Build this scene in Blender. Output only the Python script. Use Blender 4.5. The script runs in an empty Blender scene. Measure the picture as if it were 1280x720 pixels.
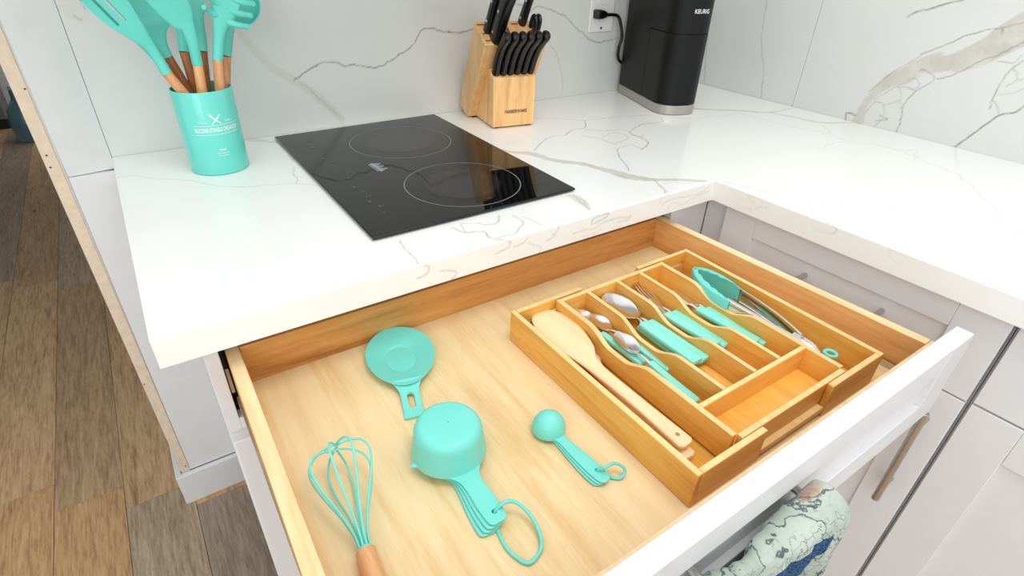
import bpy, bmesh, math, random
import numpy as np
from mathutils import Vector, Matrix
from mathutils.geometry import tessellate_polygon
random.seed(7); rng = np.random.default_rng(11)
sc = bpy.context.scene; C = sc.collection
PI = math.pi
V = Vector
# ------------------------------------------------------------------ camera
H = .904                                   # height of the worktop
FPX = 695.65
CAM = V((-1.5173, -1.2291, H + .3722))
yaw, pitch, roll = .6107, -.5649, .0351
F_ = V((math.sin(yaw)*math.cos(pitch), math.cos(yaw)*math.cos(pitch), math.sin(pitch)))
r_ = V((math.cos(yaw), -math.sin(yaw), 0)); u_ = r_.cross(F_)
R_ = r_*math.cos(roll) + u_*math.sin(roll); U_ = -r_*math.sin(roll) + u_*math.cos(roll)
cd = bpy.data.cameras.new('camera'); cam = bpy.data.objects.new('camera', cd); C.objects.link(cam)
M3 = Matrix((R_, U_, -F_)).transposed()
cam.matrix_world = Matrix.Translation(CAM) @ M3.to_4x4()
cd.sensor_width = 36; cd.lens = 36*FPX/1280; cd.clip_start = .02; cd.clip_end = 60
sc.camera = cam
# ------------------------------------------------------------------ light
w = bpy.data.worlds.new('world'); sc.world = w; w.use_nodes = True
bg = w.node_tree.nodes['Background']; bg.inputs[0].default_value = (.965, .985, 1.0, 1); bg.inputs[1].default_value = 1.02
def area(name, loc, target, sx, sy, power, col=(1, 1, 1)):
    l = bpy.data.lights.new(name, 'AREA'); l.shape = 'RECTANGLE'; l.size = sx; l.size_y = sy
    l.energy = power; l.color = col
    o = bpy.data.objects.new(name, l); C.objects.link(o); o.location = loc
    o.rotation_euler = (V(target)-V(loc)).to_track_quat('-Z', 'Y').to_euler()
    return o
area('ceiling_light', (-1.05, -1.25, 2.55), (-.95, -.75, .9), .9, .7, 12, (1, .98, .95))
area('window_light', (-2.9, -2.4, 2.0), (-.9, -.5, .8), 1.2, 1.2, 12, (.96, .98, 1))
area('front_fill_light', (-2.1, -3.4, 1.7), (-.9, -.6, .7), 1.8, 1.4, 7, (1, .99, .97))  # added fill from the camera side, not a lamp of the room
sc.view_settings.view_transform = 'Standard'; sc.view_settings.look = 'None'
sc.view_settings.exposure = 0.06; sc.view_settings.gamma = 1; sc.view_settings.use_curve_mapping = False
# ------------------------------------------------------------------ geometry helpers
def ray(a, b): return R_*((a-640)/FPX) + U_*((360-b)/FPX) + F_
def at(a, b, x=None, y=None, z=None):        # where a photographed point lies on a real plane
    d = ray(a, b)
    t = (z-CAM.z)/d.z if z is not None else (y-CAM.y)/d.y if y is not None else (x-CAM.x)/d.x
    return CAM + d*t
def at_plane(px, p, n):
    d = ray(*px); return CAM + d*((V(p)-CAM).dot(V(n))/d.dot(V(n)))
def box(bm, x0, x1, y0, y1, z0, z1):
    v = [bm.verts.new(p) for p in ((x0,y0,z0),(x1,y0,z0),(x1,y1,z0),(x0,y1,z0),(x0,y0,z1),(x1,y0,z1),(x1,y1,z1),(x0,y1,z1))]
    for f in ((3,2,1,0),(4,5,6,7),(0,1,5,4),(1,2,6,5),(2,3,7,6),(3,0,4,7)): bm.faces.new([v[i] for i in f])
    return bm
def hexa(bm, b, t):                          # bottom and top quads
    v = [bm.verts.new(p) for p in list(b)+list(t)]
    for f in ((3,2,1,0),(4,5,6,7),(0,1,5,4),(1,2,6,5),(2,3,7,6),(3,0,4,7)): bm.faces.new([v[i] for i in f])
    return bm
def prism(bm, pts, off):                     # pts: ring of Vectors, off: extrusion
    a = [bm.verts.new(p) for p in pts]; b = [bm.verts.new(V(p)+V(off)) for p in pts]; n = len(a)
    bm.faces.new(a[::-1]); bm.faces.new(b)
    for i in range(n): bm.faces.new((a[i], a[(i+1)%n], b[(i+1)%n], b[i]))
    return bm
def loft(bm, rings, cap=True, closed=False):
    R = [[bm.verts.new(p) for p in r] for r in rings]; n = len(R[0])
    m = len(R) if closed else len(R)-1
    for i in range(m):
        A, B = R[i], R[(i+1) % len(R)]
        for k in range(n): bm.faces.new((A[k], A[(k+1)%n], B[(k+1)%n], B[k]))
    if cap and not closed: bm.faces.new(R[0][::-1]); bm.faces.new(R[-1])
    return bm
def tube(bm, pts, r, n=10, closed=False, flat=1):
    pts = [V(p) for p in pts]; m = len(pts); rr = r if isinstance(r, (list, tuple)) else [r]*m
    T = []
    for i in range(m):
        a = pts[(i-1) % m] if (closed or i > 0) else pts[i]
        b = pts[(i+1) % m] if (closed or i < m-1) else pts[i]
        T.append((b-a).normalized())
    up = V((0, 0, 1)) if abs(T[0].z) < .9 else V((1, 0, 0))
    N = (up - T[0]*up.dot(T[0])).normalized(); rings = []
    for i in range(m):
        N = (N - T[i]*N.dot(T[i])).normalized(); B = T[i].cross(N)
        rings.append([pts[i] + (N*math.cos(2*PI*k/n)*flat + B*math.sin(2*PI*k/n))*rr[i] for k in range(n)])
    return loft(bm, rings, closed=closed)
def smooth_path(pts, n=8, closed=False):
    pts = [V(p) for p in pts]; m = len(pts); out = []
    for i in range(m if closed else m-1):
        g = (lambda j: pts[j % m]) if closed else (lambda j: pts[min(max(j, 0), m-1)])
        p0, p1, p2, p3 = g(i-1), g(i), g(i+1), g(i+2)
        for k in range(n):
            t = k/n
            out.append(.5*((2*p1)+(p2-p0)*t+(2*p0-5*p1+4*p2-p3)*t*t+(3*p1-p0-3*p2+p3)*t**3))
    if not closed: out.append(pts[-1])
    return out
def lathe(bm, prof, c=(0, 0, 0), n=48, ax=(0, 0, 1)):
    q = V((0, 0, 1)).rotation_difference(V(ax)); c = V(c)
    rings = []
    for r, z in prof: rings.append([c + q @ V((max(r, 1e-5)*math.cos(2*PI*k/n), max(r, 1e-5)*math.sin(2*PI*k/n), z)) for k in range(n)])
    return loft(bm, rings)
def sgn(a, e): return math.copysign(abs(a)**e, a)
def blade(bm, st, up=(0, 0, 1), n=20):       # st: (centre, half width, half thickness, dish, exponent)
    st = [tuple(s)+(0, 1)[len(s)-3:] if len(s) < 5 else s for s in st]
    P = [V(s[0]) for s in st]; rings = []
    for i, s in enumerate(st):
        T = (P[min(i+1, len(P)-1)] - P[max(i-1, 0)]).normalized()
        S = T.cross(V(up)).normalized(); N = S.cross(T).normalized()
        ring = []
        for k in range(n):
            a = 2*PI*k/n; cx = sgn(math.cos(a), s[4]); sy = sgn(math.sin(a), s[4])
            ring.append(P[i] + S*(s[1]*cx) + N*(s[2]*sy + s[3]*cx*cx))
        rings.append(ring)
    return loft(bm, rings)
def lerp_st(ctrl, n=6):                      # smooth interpolation of blade stations
    out = []; P = smooth_path([c[0] for c in ctrl], n)
    q = [V(c[1:4]) for c in ctrl]; Q = smooth_path(q, n)
    e = [c[4] if len(c) > 4 else 1 for c in ctrl]
    for i, (p, s) in enumerate(zip(P, Q)):
        t = i/n; j = min(int(t), len(ctrl)-2); f = t-j
        out.append((p, max(s[0], 2e-4), max(s[1], 1e-4), s[2], e[j]*(1-f)+e[min(j+1, len(e)-1)]*f))
    return out
# ------------------------------------------------------------------ materials
def sl(c):
    return tuple(((x/255)/12.92 if x/255 <= .04045 else ((x/255+.055)/1.055)**2.4) for x in c)
class NT:
    def __init__(s, name):
        s.m = bpy.data.materials.new(name); s.m.use_nodes = True; s.t = s.m.node_tree
        s.b = s.t.nodes['Principled BSDF']; s.co = None
    def n(s, typ, **k):
        nd = s.t.nodes.new(typ)
        for a, v in k.items():
            if a.startswith('i_'): nd.inputs[a[2:].replace('_', ' ')].default_value = v
            else: setattr(nd, a, v)
        return nd
    def l(s, a, b): s.t.links.new(a, b)
    def coord(s, scale=(1, 1, 1), rot=(0, 0, 0), typ='Object'):
        if not s.co: s.co = s.n('ShaderNodeTexCoord')
        mp = s.n('ShaderNodeMapping'); mp.inputs['Scale'].default_value = scale; mp.inputs['Rotation'].default_value = rot
        s.l(s.co.outputs[typ], mp.inputs['Vector']); return mp.outputs[0]
    def noise(s, vec, sc_=5, det=4, rough=.55, dist=0):
        nd = s.n('ShaderNodeTexNoise'); s.l(vec, nd.inputs['Vector'])
        nd.inputs['Scale'].default_value = sc_; nd.inputs['Detail'].default_value = det
        nd.inputs['Roughness'].default_value = rough; nd.inputs['Distortion'].default_value = dist
        return nd.outputs[0]
    def ramp(s, fac, stops):
        nd = s.n('ShaderNodeValToRGB'); s.l(fac, nd.inputs[0]); e = nd.color_ramp.elements
        while len(e) < len(stops): e.new(.5)
        for x, (p, c) in zip(e, stops):
            x.position = p; x.color = (*c, 1) if isinstance(c, tuple) else (c, c, c, 1)
        return nd.outputs[0]
    def mix(s, f, a, b, mode='MIX'):
        nd = s.n('ShaderNodeMix'); nd.data_type = 'RGBA'; nd.blend_type = mode
        for sock, val in ((nd.inputs[0], f), (nd.inputs[6], a), (nd.inputs[7], b)):
            if isinstance(val, (int, float)): sock.default_value = val
            elif isinstance(val, tuple): sock.default_value = (*val, 1)
            else: s.l(val, sock)
        return nd.outputs[2]
    def math(s, op, a, b=0.):
        nd = s.n('ShaderNodeMath'); nd.operation = op
        for sock, val in ((nd.inputs[0], a), (nd.inputs[1], b)):
            if isinstance(val, (int, float)): sock.default_value = val
            else: s.l(val, sock)
        return nd.outputs[0]
    def bump(s, h, strength=.2, dist=.001):
        nd = s.n('ShaderNodeBump'); nd.inputs['Strength'].default_value = strength; nd.inputs['Distance'].default_value = dist
        s.l(h, nd.inputs['Height']); s.l(nd.outputs[0], s.b.inputs['Normal'])
    def set(s, col=None, rough=.5, metal=0, **k):
        if col is not None:
            if isinstance(col, tuple): s.b.inputs['Base Color'].default_value = (*col, 1)
            else: s.l(col, s.b.inputs['Base Color'])
        if isinstance(rough, (int, float)): s.b.inputs['Roughness'].default_value = rough
        else: s.l(rough, s.b.inputs['Roughness'])
        s.b.inputs['Metallic'].default_value = metal
        for a, v in k.items(): s.b.inputs[a.replace('_', ' ')].default_value = v
        return s.m
def plain(name, rgb, rough=.5, metal=0, var=.03, sc_=30, bump=0, **k):
    t = NT(name); c = sl(rgb); nz = t.noise(t.coord(), sc_, 3)
    col = t.ramp(nz, [(.3, tuple(x*(1-var) for x in c)), (.7, tuple(min(1, x*(1+var)) for x in c))])
    if bump: t.bump(nz, bump, .0005)
    return t.set(col, rough, metal, **k)
def wood(name, dark, mid, light, axis='X', sc_=1., rough=.45, ring=1., knots=False, tint=.08, contrast=1.):
    t = NT(name)
    st = {'X': (1.2, 14, 14), 'Y': (14, 1.2, 14), 'Z': (14, 14, 1.2)}[axis]
    oi = t.n('ShaderNodeObjectInfo')
    base = t.coord((1, 1, 1))
    sh = t.n('ShaderNodeVectorMath'); sh.operation = 'SCALE'; sh.inputs['Scale'].default_value = 7.3
    cmb = t.n('ShaderNodeCombineXYZ')
    for i in range(3): t.l(oi.outputs['Random'], cmb.inputs[i])
    t.l(cmb.outputs[0], sh.inputs[0])
    ad = t.n('ShaderNodeVectorMath'); ad.operation = 'ADD'; t.l(base, ad.inputs[0]); t.l(sh.outputs[0], ad.inputs[1])
    mp = t.n('ShaderNodeMapping'); mp.inputs['Scale'].default_value = tuple(x*sc_ for x in st); t.l(ad.outputs[0], mp.inputs['Vector'])
    big = t.noise(mp.outputs[0], 1.3*ring, 4, .6, 1.2)
    fine = t.noise(mp.outputs[0], 9, 5, .7, .3)
    kb = .34 if knots else .65
    f = t.math('ADD', t.math('MULTIPLY', big, kb), t.math('MULTIPLY', fine, 1-kb))
    lo, hi = .5-.16/contrast, .5+.16/contrast
    col = t.ramp(f, [(lo, sl(dark)), (.5, sl(mid)), (hi, sl(light))])
    if knots:
        mp2 = t.n('ShaderNodeMapping'); mp2.inputs['Scale'].default_value = tuple((2.2 if a < 5 else 8.) for a in st); t.l(ad.outputs[0], mp2.inputs['Vector'])
        vo = t.n('ShaderNodeTexVoronoi'); t.l(mp2.outputs[0], vo.inputs['Vector']); vo.inputs['Scale'].default_value = 1.
        wv = t.math('SINE', t.math('ADD', t.math('MULTIPLY', vo.outputs['Distance'], 75.), t.math('MULTIPLY', big, 14.)))
        near = t.ramp(vo.outputs['Distance'], [(.03, 1.), (.42, 0.)])
        rg = t.math('MULTIPLY', t.math('MULTIPLY', t.math('ADD', wv, 1.), .5), near)
        col = t.mix(t.math('MULTIPLY', rg, .45), col, sl(dark))
        col = t.mix(t.ramp(vo.outputs['Distance'], [(.02, 1.), (.06, 0.)]), col, tuple(x*.45 for x in sl(dark)))
    tn = t.ramp(oi.outputs['Random'], [(0, (1-tint, 1-tint, 1-tint)), (1, (1+tint*.6, 1+tint*.55, 1+tint*.5))])
    col = t.mix(1., col, tn, 'MULTIPLY')
    t.bump(fine, .12, .0004)
    return t.set(col, rough)
M = {}
M['white'] = plain('white_lacquer', (226, 226, 227), .28, var=.012)
M['wallpanel'] = plain('white_panel', (222, 224, 224), .45, var=.02)
M['paint'] = plain('wall_paint', (205, 204, 198), .7, var=.02)
M['teal'] = plain('aqua_silicone', (118, 218, 206), .38, var=.02, Subsurface_Weight=.0)
M['tealdeep'] = plain('aqua_silicone_matte', (98, 206, 190), .45, var=.02)
M['tealgloss'] = plain('aqua_enamel', (104, 210, 196), .16, var=.01)
M['tealhandle'] = plain('aqua_plastic', (140, 230, 213), .25, var=.015)
M['black'] = plain('black_plastic', (10, 10, 12), .32, var=.1)
M['blackmatte'] = plain('satin_black_body', (8, 9, 10), .42, var=.08, bump=.03, Specular_IOR_Level=.28)
M['darkgap'] = plain('dark_rubber', (14, 13, 12), .7)
M['steel'] = plain('brushed_steel', (196, 192, 186), .27, 1, var=.04)
M['chrome'] = plain('polished_steel', (232, 231, 230), .15, 1, var=.02)
M['silver'] = plain('silver_plastic', (176, 173, 168), .34, .7, var=.03)
M['print'] = plain('white_print', (235, 240, 240), .5)
M['printgrey'] = plain('grey_print', (128, 132, 132), .5)
M['printlabel'] = plain('pale_print', (196, 200, 204), .5)
M['printfaint'] = plain('faint_grey_print', (78, 82, 82), .5)
M['brown'] = plain('burnt_print', (58, 44, 34), .6)
M['outlet'] = plain('outlet_plastic', (236, 236, 233), .3, var=.01)
M['strip'] = plain('raw_board_edge', (222, 204, 180), .8, var=.08, sc_=60)
M['maple'] = wood('drawer_base_ply', (214, 172, 110), (232, 206, 158), (240, 220, 180), 'Y', .7, .42, 1.2, contrast=.8)
M['sidewood'] = wood('drawer_side_wood', (182, 122, 60), (220, 164, 96), (234, 190, 128), 'Y', 1.0, .4, 1.1)
M['sidewoodx'] = wood('drawer_back_wood', (158, 98, 44), (202, 142, 74), (220, 166, 98), 'X', 1.0, .4, 1.1)
M['bamboo'] = wood('bamboo', (212, 146, 58), (232, 174, 80), (240, 190, 100), 'Y', 1.6, .38, .9)
M['bamboolitedge'] = wood('bamboo_lit_sanded_edge', (232, 188, 120), (242, 206, 144), (248, 218, 162), 'Y', 2., .4)  # paler for tray tops: mostly overhead light put in the colour, partly sanding
M['bamboox'] = wood('bamboo_cross', (212, 146, 58), (232, 174, 80), (240, 190, 100), 'X', 1.6, .38, .9)
M['bamboofloor'] = wood('bamboo_floor', (222, 156, 58), (240, 182, 84), (246, 196, 104), 'Y', 1.8, .35)
M['bamboofloorx'] = wood('bamboo_floor_cross', (222, 156, 58), (240, 182, 84), (246, 196, 104), 'X', 1.8, .35)
M['spoonwood'] = wood('pale_spoon_wood', (236, 204, 150), (246, 220, 172), (250, 228, 186), 'Y', 2.2, .5)
M['block'] = wood('rubberwood', (206, 152, 90), (230, 182, 120), (240, 200, 142), 'Z', 1.8, .35, 1.2)
M['handlewood'] = wood('beech', (196, 132, 84), (224, 164, 114), (236, 186, 138), 'Z', 2.4, .42)
M['handlewood2'] = wood('acacia', (128, 78, 44), (168, 108, 66), (190, 130, 84), 'Z', 2.4, .42)
M['handlewoody'] = wood('beech_whisk', (212, 148, 100), (232, 174, 124), (240, 194, 146), 'Y', 2.4, .42)
M['plank'] = [wood('floor_plank_%s' % n, *cs, 'Y', 1.3, .5, 1.1, True, .05, contrast=.95) for n, cs in (
    ('tan', ((136, 106, 78), (190, 158, 120), (212, 182, 146))),
    ('brown', ((126, 100, 74), (178, 148, 114), (202, 174, 138))),
    ('golden', ((140, 106, 72), (194, 156, 112), (214, 180, 136))),
    ('greyed', ((118, 100, 82), (170, 150, 124), (198, 180, 152))),
    ('grey', ((112, 98, 86), (152, 136, 118), (180, 164, 146))))]
M['cabgrey'] = plain('dark_grey_cabinet', (96, 98, 94), .5)
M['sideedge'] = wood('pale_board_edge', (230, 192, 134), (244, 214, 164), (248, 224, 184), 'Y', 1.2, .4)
# glossy black ceramic glass
t = NT('black_ceramic_glass'); M['glass'] = t.set(sl((13, 14, 14)), .03, 0, IOR=1.45)
t = NT('hot_zone_glass'); M['zone'] = t.set(sl((38, 34, 31)), .05, 0, IOR=1.45)
t = NT('bottle_glass'); M['jug'] = t.set(sl((150, 190, 205)), .08, 0, Transmission_Weight=.8)
# marble reads two stored attributes: thin dark veins and wide taupe veins
def marble(name, base, rough):
    t = NT(name)
    a = t.n('ShaderNodeAttribute'); a.attribute_name = 'vein'
    b = t.n('ShaderNodeAttribute'); b.attribute_name = 'taupe'
    co = t.coord((1, 1, 1))
    cloud = t.noise(co, 3, 5, .6, .6)
    c0 = t.ramp(cloud, [(.35, tuple(x*.965 for x in sl(base))), (.65, sl(base))])
    brk = t.ramp(t.noise(co, 60, 3, .6), [(.35, .6), (.55, 1.)])
    tc = t.ramp(t.noise(co, 22, 5, .65, .8), [(.3, sl((190, 187, 178))), (.7, sl((212, 209, 201)))])
    c1 = t.mix(b.outputs['Fac'], c0, tc)
    vc = t.ramp(t.noise(co, 14, 2), [(.45, sl((92, 94, 96))), (.62, sl((134, 112, 94)))])
    c2 = t.mix(t.math('MULTIPLY', a.outputs['Fac'], brk), c1, vc)
    return t.set(c2, rough)
M['marble'] = marble('marble_worktop', (243, 244, 241), .14)
M['marblewall'] = marble('marble_splashback', (219, 221, 217), .26)
# printed cloth
t = NT('map_print_cloth'); co = t.coord()
nz = t.n('ShaderNodeTexNoise'); t.l(co, nz.inputs['Vector']); nz.inputs['Scale'].default_value = 22; nz.inputs['Detail'].default_value = 5
ln = t.ramp(nz.outputs[0], [(.484, 0.), (.496, 1.), (.504, 1.), (.516, 0.)])
nz2 = t.n('ShaderNodeTexNoise'); t.l(co, nz2.inputs['Vector']); nz2.inputs['Scale'].default_value = 85; nz2.inputs['Detail'].default_value = 3
ln2 = t.ramp(nz2.outputs[0], [(.482, 0.), (.494, 1.), (.506, 1.), (.518, 0.)])
msk = t.ramp(t.noise(co, 9, 2), [(.47, 0.), (.53, 1.)])
basec = t.ramp(t.noise(co, 11, 4), [(.35, sl((146, 160, 148))), (.6, sl((188, 199, 188)))])
c1 = t.mix(t.math('MULTIPLY', ln, .85), basec, sl((46, 60, 72)))
c1 = t.mix(t.math('MULTIPLY', t.math('MULTIPLY', ln2, msk), .8), c1, sl((52, 70, 84)))
wa = t.n('ShaderNodeAttribute'); wa.attribute_name = 'whale'
vo = t.n('ShaderNodeTexVoronoi'); vo.feature = 'DISTANCE_TO_EDGE'; t.l(co, vo.inputs['Vector']); vo.inputs['Scale'].default_value = 260
blue = t.ramp(vo.outputs[0], [(.01, sl((50, 120, 165))), (.07, sl((10, 56, 100))), (.25, sl((6, 32, 68)))])
wm = t.ramp(wa.outputs['Fac'], [(.47, 0.), (.53, 1.)])
c1 = t.mix(wm, c1, blue)
ra = t.n('ShaderNodeAttribute'); ra.attribute_name = 'rust'
c1 = t.mix(t.math('MULTIPLY', ra.outputs['Fac'], t.ramp(t.noise(co, 30, 3), [(.4, 0.), (.6, .8)])), c1, sl((170, 120, 96)))
t.bump(t.noise(co, 900, 1), .15, .0004)
M['cloth'] = t.set(c1, .85)
# ------------------------------------------------------------------ object helpers
ORG = {}
def thing(name, label, cat, loc=(0, 0, 0), group=None):
    o = bpy.data.objects.new(name, None); C.objects.link(o); o.empty_display_size = .02
    o.location = loc; ORG[o.name] = V(loc)
    o['label'] = label; o['category'] = cat
    if group: o['group'] = group
    return o
def part(name, bm, mat, parent=None, label=None, kind=None, bevel=0, seg=2, smooth=None, origin=None, flat=False, edge=None):
    if isinstance(bm, bpy.types.Mesh): me = bm
    else:
        bmesh.ops.recalc_face_normals(bm, faces=bm.faces[:])
        me = bpy.data.meshes.new(name); bm.to_mesh(me); bm.free()
    org = ORG[parent.name] if parent else V(origin or (0, 0, 0))
    if org.length: me.transform(Matrix.Translation(-org))
    me.materials.clear(); me.materials.append(mat)
    if edge:                                 # paler top faces: pale sawn wood, plus painted-in light on the tray
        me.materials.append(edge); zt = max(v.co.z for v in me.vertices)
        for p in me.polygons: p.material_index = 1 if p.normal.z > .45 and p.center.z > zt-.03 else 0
    o = bpy.data.objects.new(name, me); C.objects.link(o)
    if parent: o.parent = parent; ORG[o.name] = org
    else: o.location = org; ORG[o.name] = org
    if label: o['label'] = label
    if kind: o['kind'] = kind
    if bevel:
        m = o.modifiers.new('bevel', 'BEVEL'); m.width = bevel; m.segments = seg; m.limit_method = 'ANGLE'; m.angle_limit = math.radians(32)
        m.harden_normals = False
    if not flat:
        for p in me.polygons: p.use_smooth = True
        ang = math.radians(34)
        bm2 = bmesh.new(); bm2.from_mesh(me)
        for e in bm2.edges:
            if len(e.link_faces) == 2 and e.calc_face_angle(0) > ang: e.smooth = False
        bm2.to_mesh(me); bm2.free()
    return o
def tag(o, label, cat, group=None):
    o['label'] = label; o['category'] = cat
    if group: o['group'] = group
    return o
B = bmesh.new
def cut(bm, cutters):                        # boolean difference of closed meshes
    def tmp(b):
        bmesh.ops.recalc_face_normals(b, faces=b.faces[:])
        me = bpy.data.meshes.new('tmp'); b.to_mesh(me); b.free()
        o = bpy.data.objects.new('tmp', me); C.objects.link(o); return o
    a = tmp(bm); cs = [tmp(c) for c in cutters]
    for c in cs:
        m = a.modifiers.new('b', 'BOOLEAN'); m.object = c; m.operation = 'DIFFERENCE'; m.solver = 'EXACT'
    dg = bpy.context.evaluated_depsgraph_get(); dg.update()
    me = bpy.data.meshes.new_from_object(a.evaluated_get(dg))
    out = B(); out.from_mesh(me)
    for o in [a]+cs: bpy.data.objects.remove(o)
    return out
def text_bm(s, size, squash=1., bold=0.0, sub=0):
    cu = bpy.data.curves.new('t', 'FONT'); cu.body = s; cu.size = size; cu.align_x = 'CENTER'; cu.align_y = 'CENTER'
    cu.offset = bold; cu.resolution_u = 3; cu.space_character = 1.02
    o = bpy.data.objects.new('t', cu); C.objects.link(o)
    dg = bpy.context.evaluated_depsgraph_get(); dg.update()
    me = bpy.data.meshes.new_from_object(o.evaluated_get(dg)); bpy.data.objects.remove(o)
    b = B(); b.from_mesh(me); bpy.data.meshes.remove(me)
    for v in b.verts: v.co.x *= squash
    return b
def place_flat(b, o, xa, ya):                # map a flat design in x,y onto a plane
    o = V(o); xa = V(xa); ya = V(ya)
    for v in b.verts: v.co = o + xa*v.co.x + ya*v.co.y
    return b
def strip2d(b, pts, w):                      # flat ribbon in xy
    q, ww_ = [], []
    for i in range(len(pts)-1):
        n = max(1, int(math.dist(pts[i], pts[i+1])/.0012)); a, c = pts[i], pts[i+1]
        wa, wc = (w[i], w[i+1]) if isinstance(w, (list, tuple)) else (w, w)
        for k in range(n): f = k/n; q.append((a[0]+(c[0]-a[0])*f, a[1]+(c[1]-a[1])*f)); ww_.append(wa+(wc-wa)*f)
    q.append(pts[-1]); ww_.append(w[-1] if isinstance(w, (list, tuple)) else w); pts, w = q, ww_
    pts = [V((p[0], p[1], 0)) for p in pts]
    L = []
    for i, p in enumerate(pts):
        T = (pts[min(i+1, len(pts)-1)]-pts[max(i-1, 0)]).normalized(); N = V((-T.y, T.x, 0))
        ww = w[i] if isinstance(w, (list, tuple)) else w
        L.append((b.verts.new(p+N*ww), b.verts.new(p-N*ww)))
    for a, c in zip(L, L[1:]): b.faces.new((a[0], a[1], c[1], c[0]))
    return b
def ring2d(b, c, r0, r1, n=96, z=0):
    a = [(b.verts.new((c[0]+r0*math.cos(2*PI*k/n), c[1]+r0*math.sin(2*PI*k/n), z)), b.verts.new((c[0]+r1*math.cos(2*PI*k/n), c[1]+r1*math.sin(2*PI*k/n), z))) for k in range(n)]
    for i in range(n): b.faces.new((a[i][0], a[i][1], a[(i+1)%n][1], a[(i+1)%n][0]))
    return b
# ------------------------------------------------------------------ marble surfaces
NRM = np.array([0., 0., 1.])
def setn(*n):
    global NRM
    NRM = np.array(n, float); NRM /= np.linalg.norm(NRM)
def jitter(P, amp, it=3):
    P = [np.array(p, float) for p in P]
    for k in range(it):
        Q = [P[0]]
        for a, b in zip(P, P[1:]):
            L = np.linalg.norm(b-a); d = rng.normal(size=3)*amp*L*.5; d -= NRM*(d@NRM)
            Q += [(a+b)/2+d, b]
        P = Q; amp *= .85
    return np.array(P)
def vein_values(co, veins, bands):
    v = np.zeros(len(co), np.float32); t_ = np.zeros(len(co), np.float32)
    for P, wd, st, tp in veins:
        if tp: continue
        for a, b in zip(P, P[1:]):
            pad = wd*4; lo = np.minimum(a, b)-pad; hi = np.maximum(a, b)+pad
            ix = np.nonzero(((co >= lo) & (co <= hi)).all(1))[0]
            if not len(ix): continue
            q = co[ix]; ab = b-a; s = np.clip(((q-a)@ab)/max(ab@ab, 1e-12), 0, 1)
            d = np.linalg.norm(q-a-s[:, None]*ab, axis=1)
            v[ix] = np.maximum(v[ix], st*np.exp(-(d/wd)**2))
    for P, W, st in bands:
        for (a, b, w0, w1) in zip(P, P[1:], W, W[1:]):
            pad = max(w0, w1)+.004; lo = np.minimum(a, b)-pad; hi = np.maximum(a, b)+pad
            ix = np.nonzero(((co >= lo) & (co <= hi)).all(1))[0]
            if not len(ix): continue
            q = co[ix]; ab = b-a; s = np.clip(((q-a)@ab)/max(ab@ab, 1e-12), 0, 1)
            d = np.linalg.norm(q-a-s[:, None]*ab, axis=1); ww = w0+(w1-w0)*s
            ww = ww*(1+.14*np.sin(q@np.array([90., 130., 110.]))+.1*np.sin(q@np.array([-260., 210., 310.])))
            t_[ix] = np.maximum(t_[ix], st*np.clip((ww-d)/.003+.5, 0, 1))
    return v, t_
def patches(name, pl, mat, veins, bands, parent=None, res=.0022):
    VV, FF = [], []; off = 0
    for p00, p10, p11, p01, fine in pl:
        p00, p10, p11, p01 = [np.array(p, float) for p in (p00, p10, p11, p01)]
        nu = max(1, int(np.linalg.norm(p10-p00)/res)) if fine else 1
        nv = max(1, int(np.linalg.norm(p01-p00)/res)) if fine else 1
        u = np.linspace(0, 1, nu+1)[None, :, None]; vv = np.linspace(0, 1, nv+1)[:, None, None]
        g = (p00*(1-u)+p10*u)*(1-vv)+(p01*(1-u)+p11*u)*vv
        VV.append(g.reshape(-1, 3)); i = np.arange((nv+1)*(nu+1)).reshape(nv+1, nu+1)+off
        FF.append(np.stack([i[:-1, :-1], i[:-1, 1:], i[1:, 1:], i[1:, :-1]], -1).reshape(-1, 4)); off += (nv+1)*(nu+1)
    co = np.concatenate(VV).astype(np.float32); fa = np.concatenate(FF).astype(np.int32)
    me = bpy.data.meshes.new(name); me.vertices.add(len(co)); me.loops.add(fa.size); me.polygons.add(len(fa))
    me.vertices.foreach_set('co', co.ravel()); me.loops.foreach_set('vertex_index', fa.ravel())
    me.polygons.foreach_set('loop_start', np.arange(len(fa), dtype=np.int32)*4)
    me.update(calc_edges=True)
    v, t_ = vein_values(co, veins, bands)
    for nm, ar in (('vein', v), ('taupe', t_)):
        at_ = me.attributes.new(nm, 'FLOAT', 'POINT'); at_.data.foreach_set('value', ar.astype(np.float32))
    me.materials.append(mat); o = bpy.data.objects.new(name, me); C.objects.link(o)
    if parent: o.parent = parent
    return o
WT = .0386
def yw(x): return .0176 - .0245*(x+1.564)          # back splash plane
def xw(y): return -.0185 + .0204*(-y)/.904          # right splash plane
XL, YF = -1.566, -.6361
XI = -.649
def xf(y): return XI + (.0137/.472)*(-(y)+YF)       # front edge of the right run
YE = -2.0
yb = lambda x: yw(x)-.0005
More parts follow.
